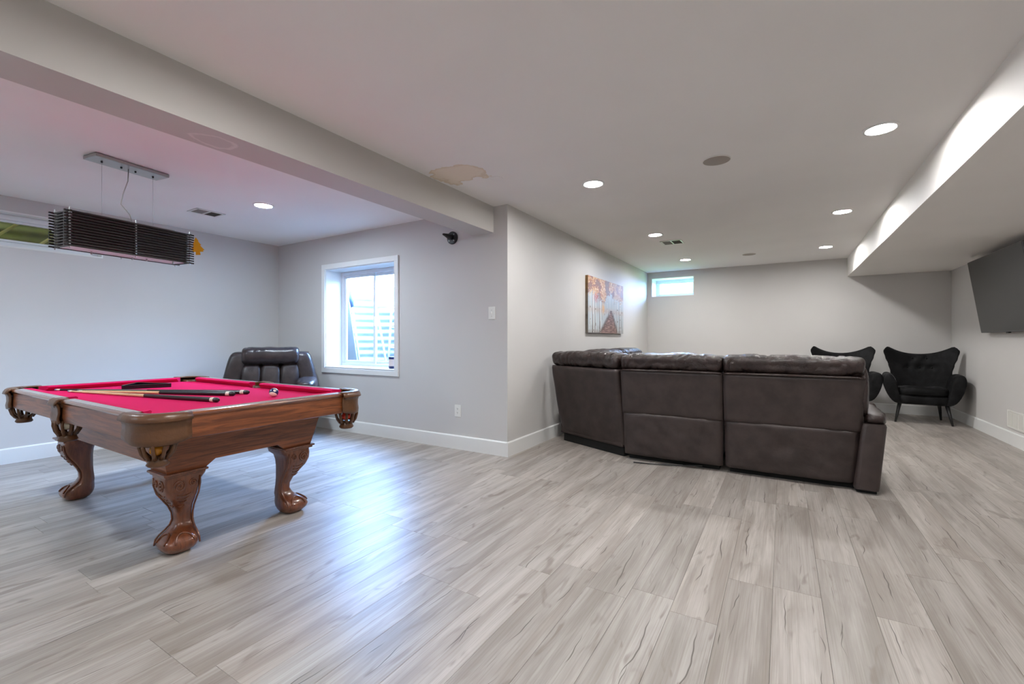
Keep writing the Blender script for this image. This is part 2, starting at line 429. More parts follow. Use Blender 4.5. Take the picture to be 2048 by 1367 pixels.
b = B(); rbox(b, xm + .012, xm + .028, YW + .232, YW + .246, 1.30, 1.42, .003, 1); obj('latch', b, M_VINYL, win1)
y0, y1, z0, z1 = W2
b = B(); frame_rect(b, y0, y1, z0, z1, .012, XL - .16, XL + .002, 'yz', 0); win2 = struct('window_2', b, M_TRIM, label='narrow high window behind the slatted lamp')
b = B(); frame_rect(b, y0 + .012, y1 - .012, z0 + .012, z1 - .012, .05, XL - .17, XL - .11, 'yz'); obj('frame', b, M_VINYL, win2)
b = B(); frame_rect(b, y0 + .066, y1 - .066, z0 + .066, z1 - .062, .022, XL - .15, XL - .125, 'yz'); sash = obj('sash', b, M_VINYL, win2)
b = B(); rbox(b, XL - .141, XL - .136, y0 + .08, y1 - .08, z0 + .08, z1 - .075); obj('pane', b, M_GLASS, sash)
b = B(); tube(b, [(XL - .105, 1.42, z1 - .085), (XL - .10, 1.46, z1 - .15)], [.007, .009], 6); obj('latch', b, M_VINYL, win2)
x0, x1, z0, z1 = W3
b = B(); frame_rect(b, x0, x1, z0, z1, .012, YF - .002, YF + .36, 'xz', 0); win3 = struct('window_3', b, M_TRIM, label='small high window in the far wall')
b = B(); frame_rect(b, x0 + .012, x1 - .012, z0 + .012, z1 - .012, .05, YF + .34, YF + .42, 'xz'); obj('frame', b, M_VINYL, win3)
b = B(); frame_rect(b, x0 + .06, x1 - .06, z0 + .06, z1 - .06, .022, YF + .35, YF + .39, 'xz'); sash = obj('sash', b, M_VINYL, win3)
b = B(); rbox(b, x0 + .08, x1 - .08, YF + .365, YF + .371, z0 + .08, z1 - .08); obj('pane', b, M_GLASS, sash)

# ---- outdoors: window wells, things standing in the well, grass
def well(name, label, cx, cy, rx, ry, z0, z1, facing, mat):
    """half-round corrugated steel wall; facing 'y' bulges to +y, 'x' to -x"""
    b = B(); rings = []; n = 40; m = int((z1 - z0) / .0125)
    for j in range(m + 1):
        z = z0 + (z1 - z0) * j / m; cor = .011 * math.sin(2 * PI * z / .105); ring = []
        for i in range(n + 1):
            a = PI * i / n; s = (abs(math.cos(a)) ** .5) * (1 if math.cos(a) > 0 else -1); q = math.sin(a) ** .5
            p, d = s * (rx + cor), q * (ry + cor)
            ring.append((cx + p, cy + d, z) if facing == 'y' else (cx - d, cy + p, z))
        rings.append(ring)
    loft(b, rings, False, False); o = obj(name, b, mat, None, smooth=True)
    md = o.modifiers.new('thick', 'SOLIDIFY'); md.thickness = .004
    return tag(o, label, 'window well')
well('window_well', 'corrugated grey steel window well outside the large window', -4.4, YW + T, 1.12, .95, .55, 1.78, 'y', M_GALV)
b = B(); rbox(b, -5.6, -3.2, YW + T, YW + 1.35, .45, .56); struct('well_gravel', b, simple('gravel', lin((232, 232, 228)), .9, .15, 60, .5), label='gravel bottom of the window well')
b = B(); rbox(b, -.085, .085, -.012, .012, 0, 1.30, .003, 1)
wbd = tag(obj('weathered_board', b, simple('weathered_wood', lin((96, 92, 84)), .8, .2, 12)), 'pale weathered board leaning in the window well', 'board')
wbd.location = (-5.00, 4.12, .563); wbd.rotation_euler = (math.radians(-4), math.radians(-11.5), math.radians(18))
M_BLUE = simple('blue_plastic', (.005, .020, .055), .5)
pad = thing('blue_paddle', 'pole with bright blue ends leaning behind the weathered board', 'pole', (-5.03, 4.23, .58))
b = B(); tube(b, [(0, 0, .20), (-.26, .09, 1.02)], .014, 8); obj('shaft', b, M_VINYL, pad, smooth=True)
b = B(); tube(b, [(.05, -.015, .0), (.03, -.01, .10), (-.0, 0, .22)], [.038, .034, .018], 8); obj('blade', b, M_BLUE, pad, smooth=True)
b = B(); tube(b, [(-.26, .09, 1.01), (-.30, .105, 1.12), (-.33, .115, 1.24)], [.018, .034, .030], 8); obj('blade', b, M_BLUE, pad, smooth=True)
ladder = thing('escape_ladder', 'white metal escape ladder hooked inside the window well', 'ladder', (-4.86, 4.74, .56))
for sx in (-.17, .17):
    b = B(); tube(b, [(sx, 0, 0), (sx, .05, .6), (sx, .10, 1.22)], .016, 8); obj('rail', b, M_VINYL, ladder, smooth=True)
for k in range(4):
    z = .15 + .3 * k; b = B(); tube(b, [(-.17, z * .083, z), (.17, z * .083, z)], .012, 8); obj('rung', b, M_VINYL, ladder, smooth=True)
b = B(); tube(b, [(-4.33, 4.12, .575), (-4.90, 4.45, 1.42), (-4.97, 4.49, 1.52)], .014, 8)
tag(obj('white_pipe', b, M_VINYL, smooth=True), 'thin white pipe leaning against the window well wall', 'pipe')
b = B(); rbox(b, -9.5, -2.5, 5.0, 9.0, .3, 1.70); struct('earth_bank', b, simple('soil', lin((120, 108, 90)), .9, .3, 20, .3), label='ground level beyond the window well')
fence = thing('garden_fence', 'white horizontal board fence beyond the window well', 'fence', (-6.2, 5.75, 1.70))
for k in range(5):
    b = B(); rbox(b, -1.6, 1.9, 0, .02, .03 + .125 * k, .145 + .125 * k, .003, 1); obj('board', b, M_VINYL, fence)
for x in (-1.5, .2, 1.8):
    b = B(); rbox(b, x - .04, x + .04, .02, .09, 0, .68, .004, 1); obj('post', b, M_VINYL, fence)
b = B(); rbox(b, -6.05, -5.55, 5.70, 5.745, 1.71, 2.06, .01, 1)
tag(obj('leaning_board', b, M_BLUE), 'light blue board leaning on the fence beyond the window', 'board')
well('window_well', 'dim olive window well outside the narrow high window', XL - T, 1.29, .62, .55, 1.7, 2.63, 'x', simple('mossy_wall', lin((120, 116, 84)), .9, .5, 6, .2))
tcv = NT('dimming_plastic'); tl = tcv.n('ShaderNodeBsdfTranslucent'); tl.inputs[0].default_value = (.17, .15, .075, 1)
tcv.l(tl.outputs[0], tcv.t.nodes['Material Output'].inputs[0])
b = B(); rbox(b, XL - T - .64, XL - T + .25, .60, 1.98, 2.642, 2.660, .004, 1); tag(obj('added_well_cover', b, tcv.m), 'unseen plastic cover added to dim the olive window well', 'cover')  # out of view, added to hold sky light back from the well
b = B(); rbox(b, XL - T - .70, XL - T, .55, 2.03, 1.60, 1.72); struct('well_floor', b, MATS['gravel'], label='gravel bottom of the olive window well')
M_YSTICK = simple('yellow_pine', lin((214, 196, 132)), .7, .1)
for k, (ya, yb) in enumerate(((.98, 1.22), (1.30, 1.54))):
    b = B(); tube(b, [(XL - .36, ya, 1.98), (XL - .36, yb + .10, 2.34)], .014, 6)
    tag(obj('pine_stick', b, M_YSTICK), ('yellow pine stick slanting behind the high window, nearer the lamp', 'yellow pine stick slanting behind the high window at the left edge')[1 - k], 'stick', 'sticks in the window well')
b = B(); rbox(b, -9, 5, YF + T3 + .02, 22, 1.5, 1.90)
def grass():
    t = NT('lawn'); c = t.coord(); t.base(t.mix(t.noise(c, 25, 4), lin((92, 120, 40)), lin((150, 176, 84)))); t.set(Roughness=.9); return t.m
struct('lawn', b, grass(), label='sunlit lawn outside the far window')

# ------------------------------------------------------------------ pool table
PT = (-3.55, 1.455); HX, HY, NX, NY = 1.15, .61, 1.04, .50
RT, RB, AB, BED = .790, .764, .660, .755
pool = thing('pool_table', 'walnut pool table with crimson cloth and carved claw legs', 'pool table', (*PT, 0))
pk = .085; sp = .065
pts = [(NX + .03, NY - pk), (NX + .03, -NY + pk), (NX - pk, -NY - .03), (sp, -NY - .03), (.045, -NY + .012), (-.045, -NY + .012), (-sp, -NY - .03), (-NX + pk, -NY - .03),
       (-NX - .03, -NY + pk), (-NX - .03, NY - pk), (-NX + pk, NY + .03), (-sp, NY + .03), (-.045, NY - .012), (.045, NY - .012), (sp, NY + .03), (NX - pk, NY + .03)]
b = B(); prism(b, pts, 'z', BED - .03, BED); obj('bed_cloth', b, M_FELT, pool)
def seg_rails():
    c = HX - .19
    for s in (-1, 1):
        yield ('x', s, -c, -.055); yield ('x', s, .055, c)
    for s in (-1, 1): yield ('y', s, -(HY - .16), HY - .16)
for ax, s, a, c in seg_rails():
    H = HY if ax == 'x' else HX; N = NY if ax == 'x' else NX
    q = (lambda d: s * d)
    prof = [(N + .045, RB), (N + .045, RT), (H - .012, RT), (H - .003, RT - .004), (H, RT - .012), (H - .004, RT - .02), (H - .012, RB)]
    b = B(); prism(b, [(q(p[0]), p[1]) for p in prof], ax, a, c); obj('rail', b, M_RAILX if ax == 'x' else M_RAILY, pool, autos=35)
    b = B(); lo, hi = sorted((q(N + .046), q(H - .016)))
    (rbox(b, a + .004, c - .004, lo, hi, RT - .001, RT + .0012) if ax == 'x' else rbox(b, lo, hi, a + .004, c - .004, RT - .001, RT + .0012)); obj('rail_glare', b, M_RGLARE, pool)  # thin strip added to carry the pale glare tone
    prof = [(H - .05, AB), (H - .05, RB), (H - .012, RB), (H - .008, AB + .03), (H - .014, AB + .004), (H - .02, AB)]
    b = B(); prism(b, [(q(p[0]), p[1]) for p in prof], ax, a + .002, c - .002); obj('apron', b, M_WOODX if ax == 'x' else M_WOODY, pool, autos=35)
    # cushion with slanted ends
    e0, e1 = (pk * .55 if abs(a) > .1 else .02), (pk * .55 if abs(c) > .1 else .02)
    prof = [(N + .048, BED), (N + .048, RT + .002), (N + .012, RT + .002), (N, RT - .006), (N + .004, RT - .014), (N + .022, BED)]
    a2, c2 = (a if ax == 'y' else (a if abs(a) < .1 else a - .02)), (c if ax == 'y' else (c if abs(c) < .1 else c + .02))
    b = B(); rr = []
    for k, (t0, e) in enumerate(((a2, e0), (c2, -e1))):
        ring = []
        for p in prof:
            t_ = t0 + e * (N + .048 - p[0]) / .048
            ring.append((t_, q(p[0]), p[1]) if ax == 'x' else (q(p[0]), t_, p[1]))
        rr.append(ring)
    loft(b, rr); obj('cushion', b, M_FELT, pool, autos=40)
CB, CT = (.85, .405), (.90, .455)           # cabinet half sizes at z .43 and .66
def cab_panel(ax, s):
    b = B(); hb, ht = (CB[0], CT[0]) if ax == 'x' else (CB[1], CT[1]); ob, ot = (CB[1], CT[1]) if ax == 'x' else (CB[0], CT[0])
    lw = .17
    poly = [(-hb, .43), (-hb + lw, .43), (-hb + lw + .055, .475), (hb - lw - .055, .475), (hb - lw, .43), (hb, .43), (ht, .665), (-ht, .665)]
    A, C = [], []
    for (t, z) in poly:
        f = (z - .43) / .23; o = ob + (ot - ob) * f
        for L, d in ((A, 0), (C, .022)):
            p = (t, s * (o - d), z) if ax == 'x' else (s * (o - d), t, z); L.append(b.verts.new(p))
    b.faces.new(A); b.faces.new(C[::-1])
    for i in range(8): b.faces.new([A[i], C[i], C[(i + 1) % 8], A[(i + 1) % 8]])
    obj('cabinet_panel', b, M_WOODX if ax == 'x' else M_WOODY, pool)
for s in (-1, 1): cab_panel('x', s); cab_panel('y', s)
b = B(); rbox(b, -.93, .93, -.48, .48, .655, .735); obj('slate_frame', b, M_DARK, pool)
LEGP = [(.43, .004, .19), (.405, .004, .185), (.385, .006, .165), (.35, .004, .158), (.31, -.010, .155), (.27, -.036, .155), (.23, -.062, .155), (.19, -.078, .157), (.155, -.080, .16),
        (.13, -.070, .162), (.11, -.050, .164), (.09, -.022, .165), (.07, -.004, .165), (.05, .004, .162), (.03, -.001, .155), (.012, -.016, .145), (0, -.034, .13)]
for sx in (-1, 1):
    for sy in (-1, 1):
        b = B(); rings = []
        for z, o, i in LEGP:
            r = rring(0, 0, -i, o, -i, o, z, .028 if z > .12 else .045, 4)
            rings.append([(sx * (CB[0] + p[0]), sy * (CB[1] + p[1]), z) for p in r])
        loft(b, rings); leg = obj('leg', b, M_WOODZ, pool, autos=50)
        b = B(); x0_, x1_ = sorted((sx * (CB[0] - .185), sx * (CB[0] + .022))); y0_, y1_ = sorted((sy * (CB[1] - .185), sy * (CB[1] + .022)))
        rbox(b, x0_, x1_, y0_, y1_, .428, .440, .004, 2); rbox(b, x0_ + .01, x1_ - .01, y0_ + .01, y1_ - .01, .416, .430, .004, 2); obj('leg_cap', b, M_WOODZ, leg)
        # carved scrolls and claw arches on the two outer faces
        b = B()
        def face(axis, t, z, out=.002):
            o = 0
            for (za, oa, _), (zb, ob_, _) in zip(LEGP, LEGP[1:]):
                if zb <= z <= za: o = ob_ + (oa - ob_) * (z - zb) / max(1e-6, za - zb)
            d = o + out
            return (sx * (CB[0] + d), sy * (CB[1] + t), z) if axis == 'x' else (sx * (CB[0] + t), sy * (CB[1] + d), z)
        for axis in ('x', 'y'):
            for (ct, cz, r0, hand) in ((-.055, .365, .030, 1), (-.115, .372, .018, -1)):
                tube(b, [face(axis, ct + hand * r0 * (1 - k / 26) * math.cos(k * .55), cz + r0 * 1.15 * (1 - k / 26) * math.sin(k * .55)) for k in range(24)], .0042, 5)
            for k in range(4):
                zz = .315 - .022 * k; w_ = .034 - .006 * k
                tube(b, [face(axis, -.08 + w_ * (u - 3) / 3, zz - .010 * (1 - ((u - 3) / 3) ** 2)) for u in range(7)], .0032, 5)
            tube(b, [face(axis, -.082 + .044 * math.cos(PI * k / 10), .062 + .042 * math.sin(PI * k / 10), .003) for k in range(11)], .005, 5)
            tube(b, [face(axis, -.150, z, .0) for z in (.40, .36, .31, .27, .23, .19, .155, .13, .11, .09, .07, .04)], .005, 5)
        obj('carving', b, M_WOODZ, leg, smooth=True)
# leather pockets
def shield(path, wtop, name='pocket_shield'):
    """leather plate following a plan path [(x,y,nx,ny)], flared lip on top"""
    b = B(); prof = [(-.040, RT + .003), (.004, RT + .005), (.014, RT - .001), (.022, RT - .014), (.027, RT - .030), (.024, RT - .034), (.014, RT - .036), (.008, RT - .055), (.007, RT - .085), (.012, RT - .115), (.009, RT - .140), (.000, RT - .146)]
    n = len(path); rings = []
    for k, (x, y, nx, ny) in enumerate(path):
        e = abs(2 * k / (n - 1) - 1); low = 1 - .16 * e ** 3
        rings.append([(x + nx * d, y + ny * d, RT + (z - RT) * (low if z < RT - .03 else 1)) for d, z in prof])
    loft(b, rings, False, False)
    o = obj(name, b, M_POCK, pool, smooth=True); m = o.modifiers.new('thick', 'SOLIDIFY'); m.thickness = .010; m.offset = -1
    return o
def net(cx, cy, dx, dy, rx=.066):
    b = B(); n = 10
    for k in range(n):
        a = 2 * PI * k / n; rot = lambda r, z: (cx + r * math.cos(a), cy + r * math.sin(a), z)
        tube(b, [rot(rx, .668), rot(rx * 1.04, .640), rot(rx * .90, .608), rot(rx * .60, .584)], [.0095, .008, .0085, .012], 6)
    tube(b, [(cx + rx * math.cos(2 * PI * k / 16), cy + rx * math.sin(2 * PI * k / 16), .664) for k in range(17)], .007, 6)
    lathe(b, [(.018, .545), (.038, .545), (.046, .554), (.040, .568), (.038, .588), (.030, .594)], 14, (cx, cy, 0))
    obj('pocket_net', b, M_POCK, pool, smooth=True)
    b = B(); r0, r1 = .052, .062
    loft(b, [[(cx + r * math.cos(PI * 2 * k / 20), cy + r * math.sin(PI * 2 * k / 20), z) for k in range(20)] for r, z in ((r1, .745), (r1, .768), (r0, .768), (r0, .66))], False)
    obj('pocket_liner', b, M_POCK, pool, smooth=True)
pocketpos = {}
for sx in (-1, 1):
    for sy in (-1, 1):
        path = []; R_ = .13
        ccx, ccy = HX - R_, HY - R_
        seq = [(HX - .215, HY, 0, 1), (HX - .17, HY, 0, 1)] + [(ccx + R_ * math.sin(a), ccy + R_ * math.cos(a), math.sin(a), math.cos(a)) for a in [PI / 2 * k / 8 for k in range(9)]] + [(HX, HY - .155, 1, 0), (HX, HY - .185, 1, 0)]
        shield([(sx * x, sy * y, sx * nx, sy * ny) for x, y, nx, ny in seq], .2)
        c = (sx * (HX - .085), sy * (HY - .085)); net(*c, sx, sy); pocketpos[(sx, sy)] = c
for sy in (-1, 1):
    path = [(x, sy * (HY + .002), 0, sy) for x in (-.062, -.045, -.02, 0, .02, .045, .062)]
    shield(path, .1); c = (0, sy * (HY - .045)); net(*c, 0, sy, .058); pocketpos[(0, sy)] = c

# things on and in the table
def W(x, y): return (PT[0] + x, PT[1] + y)
def cue(p, q, name_label, shaft, butt, split, tipdark=False):
    v = Vector((q[0] - p[0], q[1] - p[1], 0)); L = v.length; ang = math.atan2(v.y, v.x)
    t = thing('pool_cue', name_label, 'pool cue', (p[0], p[1], BED), ang, 'cues on the table')
    def R(x): return .0062 + (.0142 - .0062) * x / L
    def piece(n, x0, x1, mat, grow=0, rnd=False):
        z = lambda x: R(x) + .0005
        xs = [x0 + (x1 - x0) * k / 3 for k in range(4)]
        pts_, rs = [(x, 0, z(x)) for x in xs], [R(x) + grow for x in xs]
        if rnd: pts_.append((x1 + .012, 0, z(x1))); rs.append(R(x1) * .55)
        b = B(); tube(b, pts_, rs, 12); obj(n, b, mat, t, autos=40)
    piece('tip', 0, .016, M_CUETIP); piece('ferrule', .016, .045, M_IVORY, .0002)
    s1 = .045
    if tipdark: piece('shaft_band', .045, .20, M_BLACK, .0004); s1 = .20
    piece('shaft', s1, split, shaft); piece('butt', split, L - .055, butt, .0006); piece('butt_ring', L - .055, L - .028, M_IVORY, .0009); piece('bumper', L - .028, L - .005, M_BLACK, .0004, True)
M_CUETIP = simple('cue_tip', lin((120, 140, 165)), .8); M_IVORY = simple('ivory', lin((226, 218, 200)), .35)
M_CBUTT = simple('dark_butt', (.018, .013, .012), .28, .2); M_CBUTT2 = simple('black_butt', (.01, .01, .011), .25, .2); M_CSHAFT = simple('graphite_shaft', lin((70, 78, 72)), .35)
cue((-4.384, 1.103), (-2.895, 1.384), 'pool cue nearest the viewer, pale shaft and dark brown butt with white ring', M_CUEW, M_CBUTT, .845)
cue((-4.33, 1.137), (-3.135, 1.598), 'middle pool cue with pale shaft and black butt', M_CUEW, M_CBUTT2, .70)
cue((-4.593, 1.085), (-3.148, 1.698), 'dark-shafted pool cue lying farthest back, black bumper end', M_CSHAFT, M_CBUTT2, .78, True)
rk = B(); tri = [(-4.256, 1.354), (-4.486, 1.539), (-4.138, 1.652)]; g = (sum(p[0] for p in tri) / 3, sum(p[1] for p in tri) / 3)
def tri_ring(f, z):
    out = []
    for i in range(3):
        p0, p1, p2 = tri[i - 1], tri[i], tri[(i + 1) % 3]
        for k in range(5):
            t = k / 4; a = .10
            e0 = (p1[0] + (p0[0] - p1[0]) * a, p1[1] + (p0[1] - p1[1]) * a); e1 = (p1[0] + (p2[0] - p1[0]) * a, p1[1] + (p2[1] - p1[1]) * a)
            x = (1 - t) ** 2 * e0[0] + 2 * t * (1 - t) * p1[0] + t * t * e1[0]; y = (1 - t) ** 2 * e0[1] + 2 * t * (1 - t) * p1[1] + t * t * e1[1]
            out.append((g[0] + (x - g[0]) * f, g[1] + (y - g[1]) * f, z))
    return out
z0_ = BED + .001
loft(rk, [tri_ring(.93, z0_), tri_ring(1.0, z0_), tri_ring(1.0, z0_ + .030), tri_ring(.90, z0_ + .030), tri_ring(.90, z0_ + .026), tri_ring(.93, z0_ + .026), tri_ring(.93, z0_)], False)
tag(obj('triangle_rack', rk, simple('black_rack', (.008, .008, .010), .22)), 'black plastic triangle rack lying on the red cloth', 'ball rack')
def ball(loc, label, mat, group=None, num=None, rot=(0, 0, 0)):
    b = B(); bmesh.ops.create_uvsphere(b, u_segments=28, v_segments=16, radius=.0286); o = obj('billiard_ball', b, mat, smooth=True)
    o.location = loc; o.rotation_euler = rot; tag(o, label, 'billiard ball', group); return o
def stripe_mat():
    t = NT('stripe_ball'); sep = t.n('ShaderNodeSeparateXYZ'); t.l(t.coord(), sep.inputs[0])
    inb = t.math('SUBTRACT', 1.0, t.ramp(t.math('ABSOLUTE', sep.outputs[2]), .0145, .0155))
    c = t.mix(inb, lin((238, 230, 214)), lin((24, 26, 84)))
    # number spot facing local -y
    cx = t.n('ShaderNodeCombineXYZ'); t.l(sep.outputs[0], cx.inputs[0]); t.l(sep.outputs[2], cx.inputs[1])
    ln = t.n('ShaderNodeVectorMath', operation='LENGTH'); t.l(cx.outputs[0], ln.inputs[0])
    spot = t.math('MULTIPLY', t.math('SUBTRACT', 1.0, t.ramp(ln.outputs[1], .0088, .0094)), t.math('LESS_THAN', sep.outputs[1], 0.0))
    t.base(t.mix(spot, c, lin((240, 234, 220)))); t.set(Roughness=.08, Coat_Weight=.5); return t.m
bl = ball((-2.868, 1.712, BED + .0287), 'white billiard ball with a navy stripe and number on the red cloth', stripe_mat(), rot=(0, math.radians(-28), 0))
bl.rotation_euler = (Matrix.Rotation(math.atan2(-2.868, -1.712) * -1 + PI, 4, 'Z') @ Matrix.Rotation(math.radians(38), 4, 'X') @ Matrix.Rotation(math.radians(-32), 4, 'Y')).to_euler() if False else (math.radians(-38), math.radians(22), math.radians(59))
cu = bpy.data.curves.new('number', 'FONT'); cu.body = '10'; cu.size = .0125; cu.align_x = 'CENTER'; cu.align_y = 'CENTER'; cu.extrude = .0004
to = bpy.data.objects.new('number_tmp', cu); COL.objects.link(to)
dg = bpy.context.evaluated_depsgraph_get(); me = bpy.data.meshes.new_from_object(to.evaluated_get(dg)); bpy.data.objects.remove(to)
me.transform(Matrix.Translation((0, -.0281, 0)) @ Matrix.Rotation(PI / 2, 4, 'X')); me.materials.clear(); me.materials.append(M_BLACK)
no = bpy.data.objects.new('number', me); COL.objects.link(no); no.parent = bl
def gloss(n, c): return simple(n, lin(c), .08, .02, Coat_Weight=.4)
MR, MO, MY, MW = gloss('ball_red', (206, 52, 30)), gloss('ball_orange', (226, 128, 30)), gloss('ball_amber', (196, 128, 24)), gloss('ball_cream', (228, 218, 196))
def inpocket(key, dx, dy, z, label, m):
    c = pocketpos[key]; ball((PT[0] + c[0] + dx, PT[1] + c[1] + dy, z), label, m, 'balls in the pockets')
inpocket((1, 1), .02, -.018, .628, 'red billiard ball in the net pocket at the far right corner', MR)
inpocket((1, 1), -.022, .022, .640, 'orange-red billiard ball tucked behind the red one in the far right pocket', gloss('ball_scarlet', (214, 66, 34)))
inpocket((1, -1), .018, -.012, .625, 'amber billiard ball in the net pocket nearest the viewer', MY)
inpocket((1, -1), -.024, .018, .648, 'cream billiard ball behind the amber one in the nearest pocket', MW)
inpocket((0, -1), .012, -.006, .640, 'cream billiard ball in the middle side pocket', MW)

# ------------------------------------------------------------------ pendant lamp with slats
lamp = thing('pendant_lamp', 'dark slatted rectangular pendant lamp hung over the pool table', 'pendant lamp', (-4.21, 1.39, 1.755), math.radians(8.4))
LL, LW, LH = .80, .20, .25                   # along y, along x
hz = CEIL - 1.755
b = B(); rbox(b, -.085, .085, -.235, .235, hz - .028, hz - .002, .006, 2); can = obj('canopy', b, M_CHROME, lamp)
for yy in (-.163, -.045, .045, .163):
    b = B(); lathe(b, [(.006, hz - .040), (.007, hz - .026)], 8, (0, yy, 0)); obj('canopy_screw', b, M_BLACK, can)
for yy in (-.163, .163):
    b = B(); tube(b, [(0, yy, LH + .01), (0, yy, hz - .03)], .0012, 6); obj('cable', b, M_CHROME, lamp)
b = B(); tube(b, [(0, .0, hz - .03), (.003, -.005, hz - .12), (-.012, -.028, hz - .22), (-.016, -.04, hz - .30), (.0, .01, hz - .37), (.004, .022, LH + .0)], .004, 8)
obj('cord', b, simple('clear_cord', lin((176, 172, 164)), .4), lamp, smooth=True)
NS = 13; pitch = LH / NS
for k in range(NS):
    z = pitch * k
    for sx in (-1, 1):
        b = B(); xc = sx * (LW / 2 - .006); rbox(b, xc - .006, xc + .006, -LL / 2 - .012, LL / 2 + .012, z, z + .0105, .001, 1); obj('slat', b, M_SLAT, lamp)
    for sy in (-1, 1):
        b = B(); yc = sy * (LL / 2 - .02); rbox(b, -LW / 2 - .012, LW / 2 + .012, yc - .006, yc + .006, z + .0006, z + .0099, .001, 1); obj('slat', b, M_SLAT, lamp)
for sx in (-1, 1):
    for yy in (-LL / 2 + .02, 0, LL / 2 - .02):
        x = sx * (LW / 2 - .006)
        b = B(); tube(b, [(x, yy, -.012), (x, yy, LH + .012)], .0035, 8)
        for k in range(NS - 1): tube(b, [(x, yy, pitch * k + .0108), (x, yy, pitch * (k + 1) - .0003)], .0062, 8)
        obj('rod', b, M_CHROME, lamp)
M_DIFF = simple('frosted_acrylic', lin((236, 232, 238)), .35, .01, Transmission_Weight=.25)
b = B(); rbox(b, -LW / 2 + .02, LW / 2 - .02, -LL / 2 + .04, LL / 2 - .04, .004, .010); obj('diffuser', b, M_DIFF, lamp)
for sx in (-1, 1):
    b = B(); xx = sx * (LW / 2 - .024); rbox(b, xx - .002, xx + .002, -LL / 2 + .04, LL / 2 - .04, .012, LH - .005); obj('diffuser_side', b, simple('smoked_acrylic', (.03, .022, .018), .2) if sx < 0 else MATS['smoked_acrylic'], lamp)
b = B(); rbox(b, -LW / 2 + .03, LW / 2 - .03, -LL / 2 + .12, LL / 2 - .12, LH - .008, LH + .004); obj('top_plate', b, M_CHROME, lamp)
for (x, yy) in ((-.05, -.2), (-.05, .05), (.0, .12), (.05, .28)):
    b = B(); tube(b, [(x, yy, -.014), (x, yy, .006)], .006, 8); obj('diffuser_screw', b, M_CHROME, lamp)
tr = [(0, .070), (.014, .040), (.009, .040), (.026, .008), (.018, .008), (.040, -.030), (.030, -.032), (.034, -.042), (.012, -.042), (.014, -.066), (-.014, -.066), (-.012, -.042), (-.032, -.042), (-.028, -.032), (-.038, -.030), (-.018, .008), (-.026, .008), (-.009, .040), (-.014, .040)]
b = B(); prism(b, [(x, z) for x, z in tr], 'y', -.001, .001); fr_ = obj('air_freshener', b, simple('yellow_card', lin((232, 176, 10)), .6, .08))
fr_.location = (-4.160, 1.828, 1.905); fr_.scale = (1.22, 1, 1.08); fr_.rotation_euler = (0, math.radians(-7), math.radians(60)); tag(fr_, 'yellow tree-shaped card hanging from the end of the slatted lamp', 'air freshener')
b = B(); tube(b, [(0, 0, .068), (-.010, -.004, .095)], .0009, 5); obj('string', b, M_IVORY, fr_)

# ------------------------------------------------------------------ recessed lights, vents, speakers, plates
def recessed(x, y, label, lens=None):
    t = thing('recessed_light', label, 'ceiling light', (x, y, CEIL), 0, 'recessed ceiling lights')
    b = B(); loft(b, [[(r * math.cos(2 * PI * k / 32), r * math.sin(2 * PI * k / 32), z) for k in range(32)] for r, z in ((.094, -.0005), (.092, -.006), (.080, -.010), (.076, -.009), (.075, -.0005))], False); obj('trim_ring', b, M_TRIM, t, smooth=True)
    b = B(); lathe(b, [(.0745, -.0035), (.072, -.0050), (.040, -.0055), (.006, -.0055)], 16); obj('lens', b, lens or M_LAMP, t, smooth=True)
LX = (-1.36, .52)
recessed(LX[0], 3.566, 'recessed light nearest the painting wall corner, in front of the sofa')
recessed(LX[0], 5.70, 'recessed light beside the ceiling vent above the sofa')
recessed(LX[0], 7.73, 'recessed light nearest the small far window')
recessed(LX[1], 3.555, 'largest recessed light, close to the soffit at the front')
recessed(LX[1], 5.65, 'middle recessed light along the soffit')
recessed(LX[1], 7.68, 'recessed light along the soffit nearest the far wall')
recessed(-4.327, 2.48, 'recessed light above the pool table room between beam and window wall', M_LAMPC)
recessed(-1.42, 1.02, 'recessed light above the viewer at the top edge')
recessed(LX[1], 1.02, 'recessed light above and right of the viewer, out of sight')
recessed(-4.33, .30, 'recessed light in the pool room left of the view, out of sight', M_LAMPC)
recessed(-4.33, -1.8, 'recessed light in the pool room behind the viewer, out of sight', M_LAMPC)
recessed(-1.36, -1.3, 'recessed light behind the viewer on the beam side, out of sight')
recessed(LX[1], -1.3, 'recessed light behind the viewer on the soffit side, out of sight')
for x, y, lab in ((-.413, 3.568, 'round grey ceiling speaker grille nearer the viewer'), (-.44, 7.75, 'round grey ceiling speaker grille near the far wall')):
    t = thing('ceiling_speaker', lab, 'speaker', (x, y, CEIL), 0, 'ceiling speakers')
    b = B(); lathe(b, [(.092, -.0005), (.092, -.005), (.085, -.007), (.004, -.007)], 32); obj('grille', b, M_GRILLE, t, autos=30)
    b = B(); loft(b, [[(r * math.cos(2 * PI * k / 32), r * math.sin(2 * PI * k / 32), z) for k in range(32)] for r, z in ((.096, -.0005), (.095, -.006), (.091, -.0065), (.091, -.0005))], False); obj('rim', b, M_PLATE, t, smooth=True)
t = tag(obj('cover_plate', lathe(B(), [(.052, -.0005), (.052, -.003), (.047, -.005), (.003, -.005)], 28), M_CEIL, autos=40), 'round blank cover plate on the ceiling by the brown stain', 'cover plate'); t.location = (-1.992, 3.052, CEIL)
